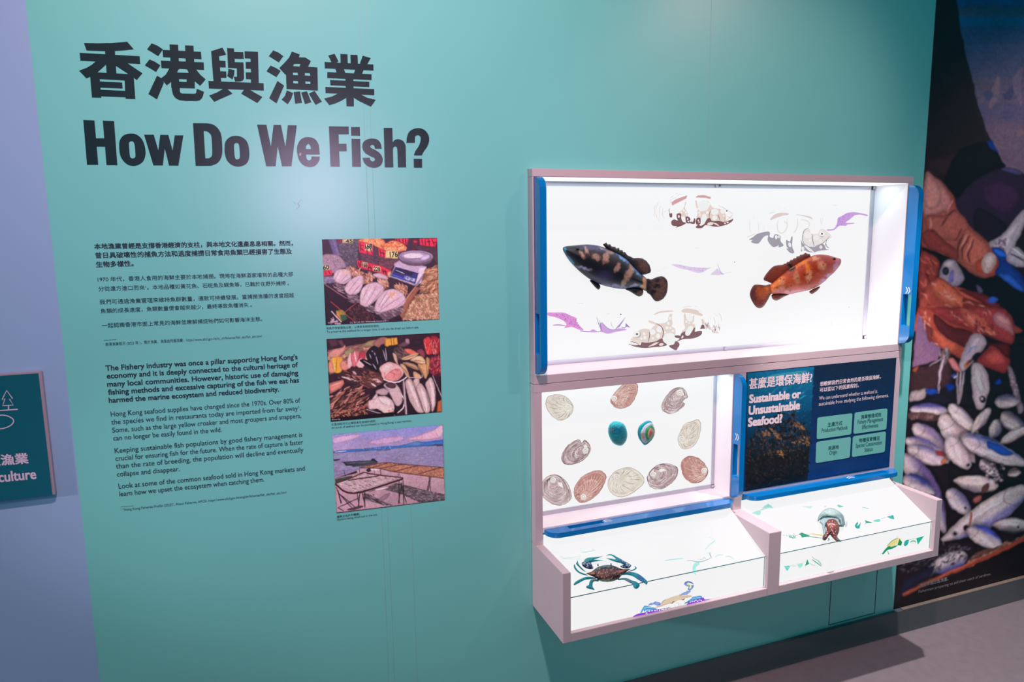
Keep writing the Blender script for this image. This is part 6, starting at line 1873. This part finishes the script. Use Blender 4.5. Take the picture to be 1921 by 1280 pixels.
p.blob('#8c7e80', "220,720 300,695 360,690 330,770 260,790 218,800").blob('#16347c', "350,690 440,690 450,730 370,735").blob('#14101a', "215,800 330,770 480,720 560,760 560,820 230,830")
p.blob('#a8989c', "748,470 830,480 885,570 892,690 870,760 845,850 790,850 755,740 745,600").blob('#bcaeae', "770,490 820,520 850,640 830,740 780,640").ell('#0c0a10', 836, 776, 26, 34).ell('#a89ca4', 832, 770, 10, 14).line('#4c444c', "800,540 830,620 860,690", 5, .5)
p.blob('#7a6a70', "1050,500 1085,500 1130,620 1160,760 1190,860 1150,890 1110,780 1080,640").dots(['#5a4c54', '#a08c8c'], "1060,520 1130,640 1180,860 1110,760", 40, 8)
sardine(215, 860, 560, 880, 110, '#8c8098', '#3a3a6c')
p.blob('#4c3434', "208,890 300,880 420,900 500,950 380,960 300,945 210,940").strokes(['#7a5c54', '#2c1c1c'], "208,890 420,900 480,950 210,940", 26, 20, 8, 80, 10)
sardine(240, 990, 560, 1300, 170, '#9a8c90', '#6a5c78', None)
sardine(480, 900, 760, 1330, 210, '#ac9c9c', '#7c6c74')
sardine(545, 815, 800, 1060, 120, '#a89a9c', '#7c7080')
sardine(905, 850, 740, 1070, 90, '#a89a98', '#6c6070')
sardine(980, 950, 900, 1120, 110, '#8a7c84', '#5c5468')
sardine(940, 800, 1160, 790, 130, '#7c727c', '#4c4860')
sardine(1000, 890, 1230, 1060, 150, '#6c6070', '#3c3850')
sardine(640, 1090, 1130, 1280, 170, '#a0949a', '#6870a0', 0.24, '#2450a4')
sardine(1230, 1020, 980, 1160, 90, '#a8988e', '#7a6c70')
sardine(170, 1120, 520, 1250, 130, '#9c8e94', '#565080')
p.view(1660, 820, 3.5556)
p.poly('#120c12', "420,180 980,150 980,330 420,330")
sardine(150, 70, 420, 170, 120, '#9a8c92', '#5c5880')
p.blob('#7a2c30', "340,90 395,100 400,130 350,125").blob('#a85c38', "375,160 405,140 408,170 385,182")
sardine(130, 110, 400, 640, 170, '#8a7e90', '#5c4c78')
sardine(120, 270, 330, 380, 120, '#7c7488', '#2c3470')
sardine(430, -10, 560, 215, 150, '#a89a9a', '#7c6c74', .9)
sardine(510, 10, 960, 190, 130, '#a0949a', '#7078a4', None, '#1e4698')
sardine(640, 150, 760, 260, 90, '#5a5058', '#2c2830')
sardine(760, 330, 455, 290, 110, '#a49894', '#70646c')
p.blob('#4c2c28', "650,330 700,310 690,350 650,380").blob('#8c4c48', "590,410 640,390 640,425 600,440")
sardine(420, 350, 570, 520, 120, '#8c8090', '#5c5474', .75)
sardine(820, 250, 910, 235, 60, '#8a7a74', '#5c4c4c')
p.dots(['#3c343c', '#8c8088', '#5c4c50'], "640,180 800,180 800,320 700,300", 50, 9)
sardine(960, 330, 380, 690, 175, '#a69a9c', '#74709c', .86)
p.blob('#8c4030', "570,510 585,510 575,570 560,600").ell('#2c1014', 545, 605, 22, 20).ell('#0c080c', 545, 608, 13)
sardine(960, 600, 720, 590, 110, '#6c6468', '#2c2830', .3)
sardine(550, 610, 790, 740, 130, '#a49a9c', '#3c4498')
sardine(550, 790, 290, 890, 130, '#7c7484', '#3c4478')
p.strokes(['#241f26', '#3c363e', '#17131a', '#4c4650'], "90,840 330,700 560,720 560,800 280,940 100,900", 120, 40, 8, -30, 40)
p.dots(['#3c363e', '#5c5660'], "90,840 330,700 560,720 560,800 280,940 100,900", 40, 6)
p.blob('#5a3c34', "560,820 640,760 780,720 820,690 850,720 960,640 960,680 700,790 560,870").strokes(['#7c5848', '#a07868', '#3c2420'], "560,820 780,720 960,640 960,670 560,860", 50, 34, 8, -25, 20)
p.poly('#0e080c', "50,1170 130,1070 560,880 760,790 960,690 960,960 130,1160").line('#7c3424', "125,1050 330,950 560,855 760,765 960,665", 26, .1).line('#9c4c38', "125,1048 400,920 640,810", 12, .3).poly('#1a1830', "60,1120 130,950 340,850 300,940 120,1040")
p.poly('#0e080c', "45,1170 60,1130 125,1062 160,1060 130,1160")
for x0, y0, x1, y1, w_ in ((1000, 60, 1300, 200, 150), (1050, 300, 1350, 240, 140), (1000, 480, 1350, 560, 150), (1010, -150, 1300, -30, 150), (1330, 100, 1600, 260, 160), (1300, 420, 1600, 330, 150), (1350, -80, 1600, 40, 150), (1650, 150, 1900, 330, 160), (1640, 0, 1900, -60, 150)):
    sardine(x0, y0, x1, y1, w_, '#9a8e92', '#5c5880')
p.mottle(0.16, 5).mottle(0.05, 1.6).blur(1).build('picture', M['mural'], t)
q = Q(1660, 820, 3.5556)
Text(WALL, 0.0012).line('漁民準備出售漁獲。', q(230, 1003), q(420, 955), bold=0.01).line('Fishermen preparing to sell their catch of sardines.', q(222, 1042), q(705, 920), cap=5).build('caption', mat('dim_print', (0.35, 0.33, 0.34), 0.5), t)
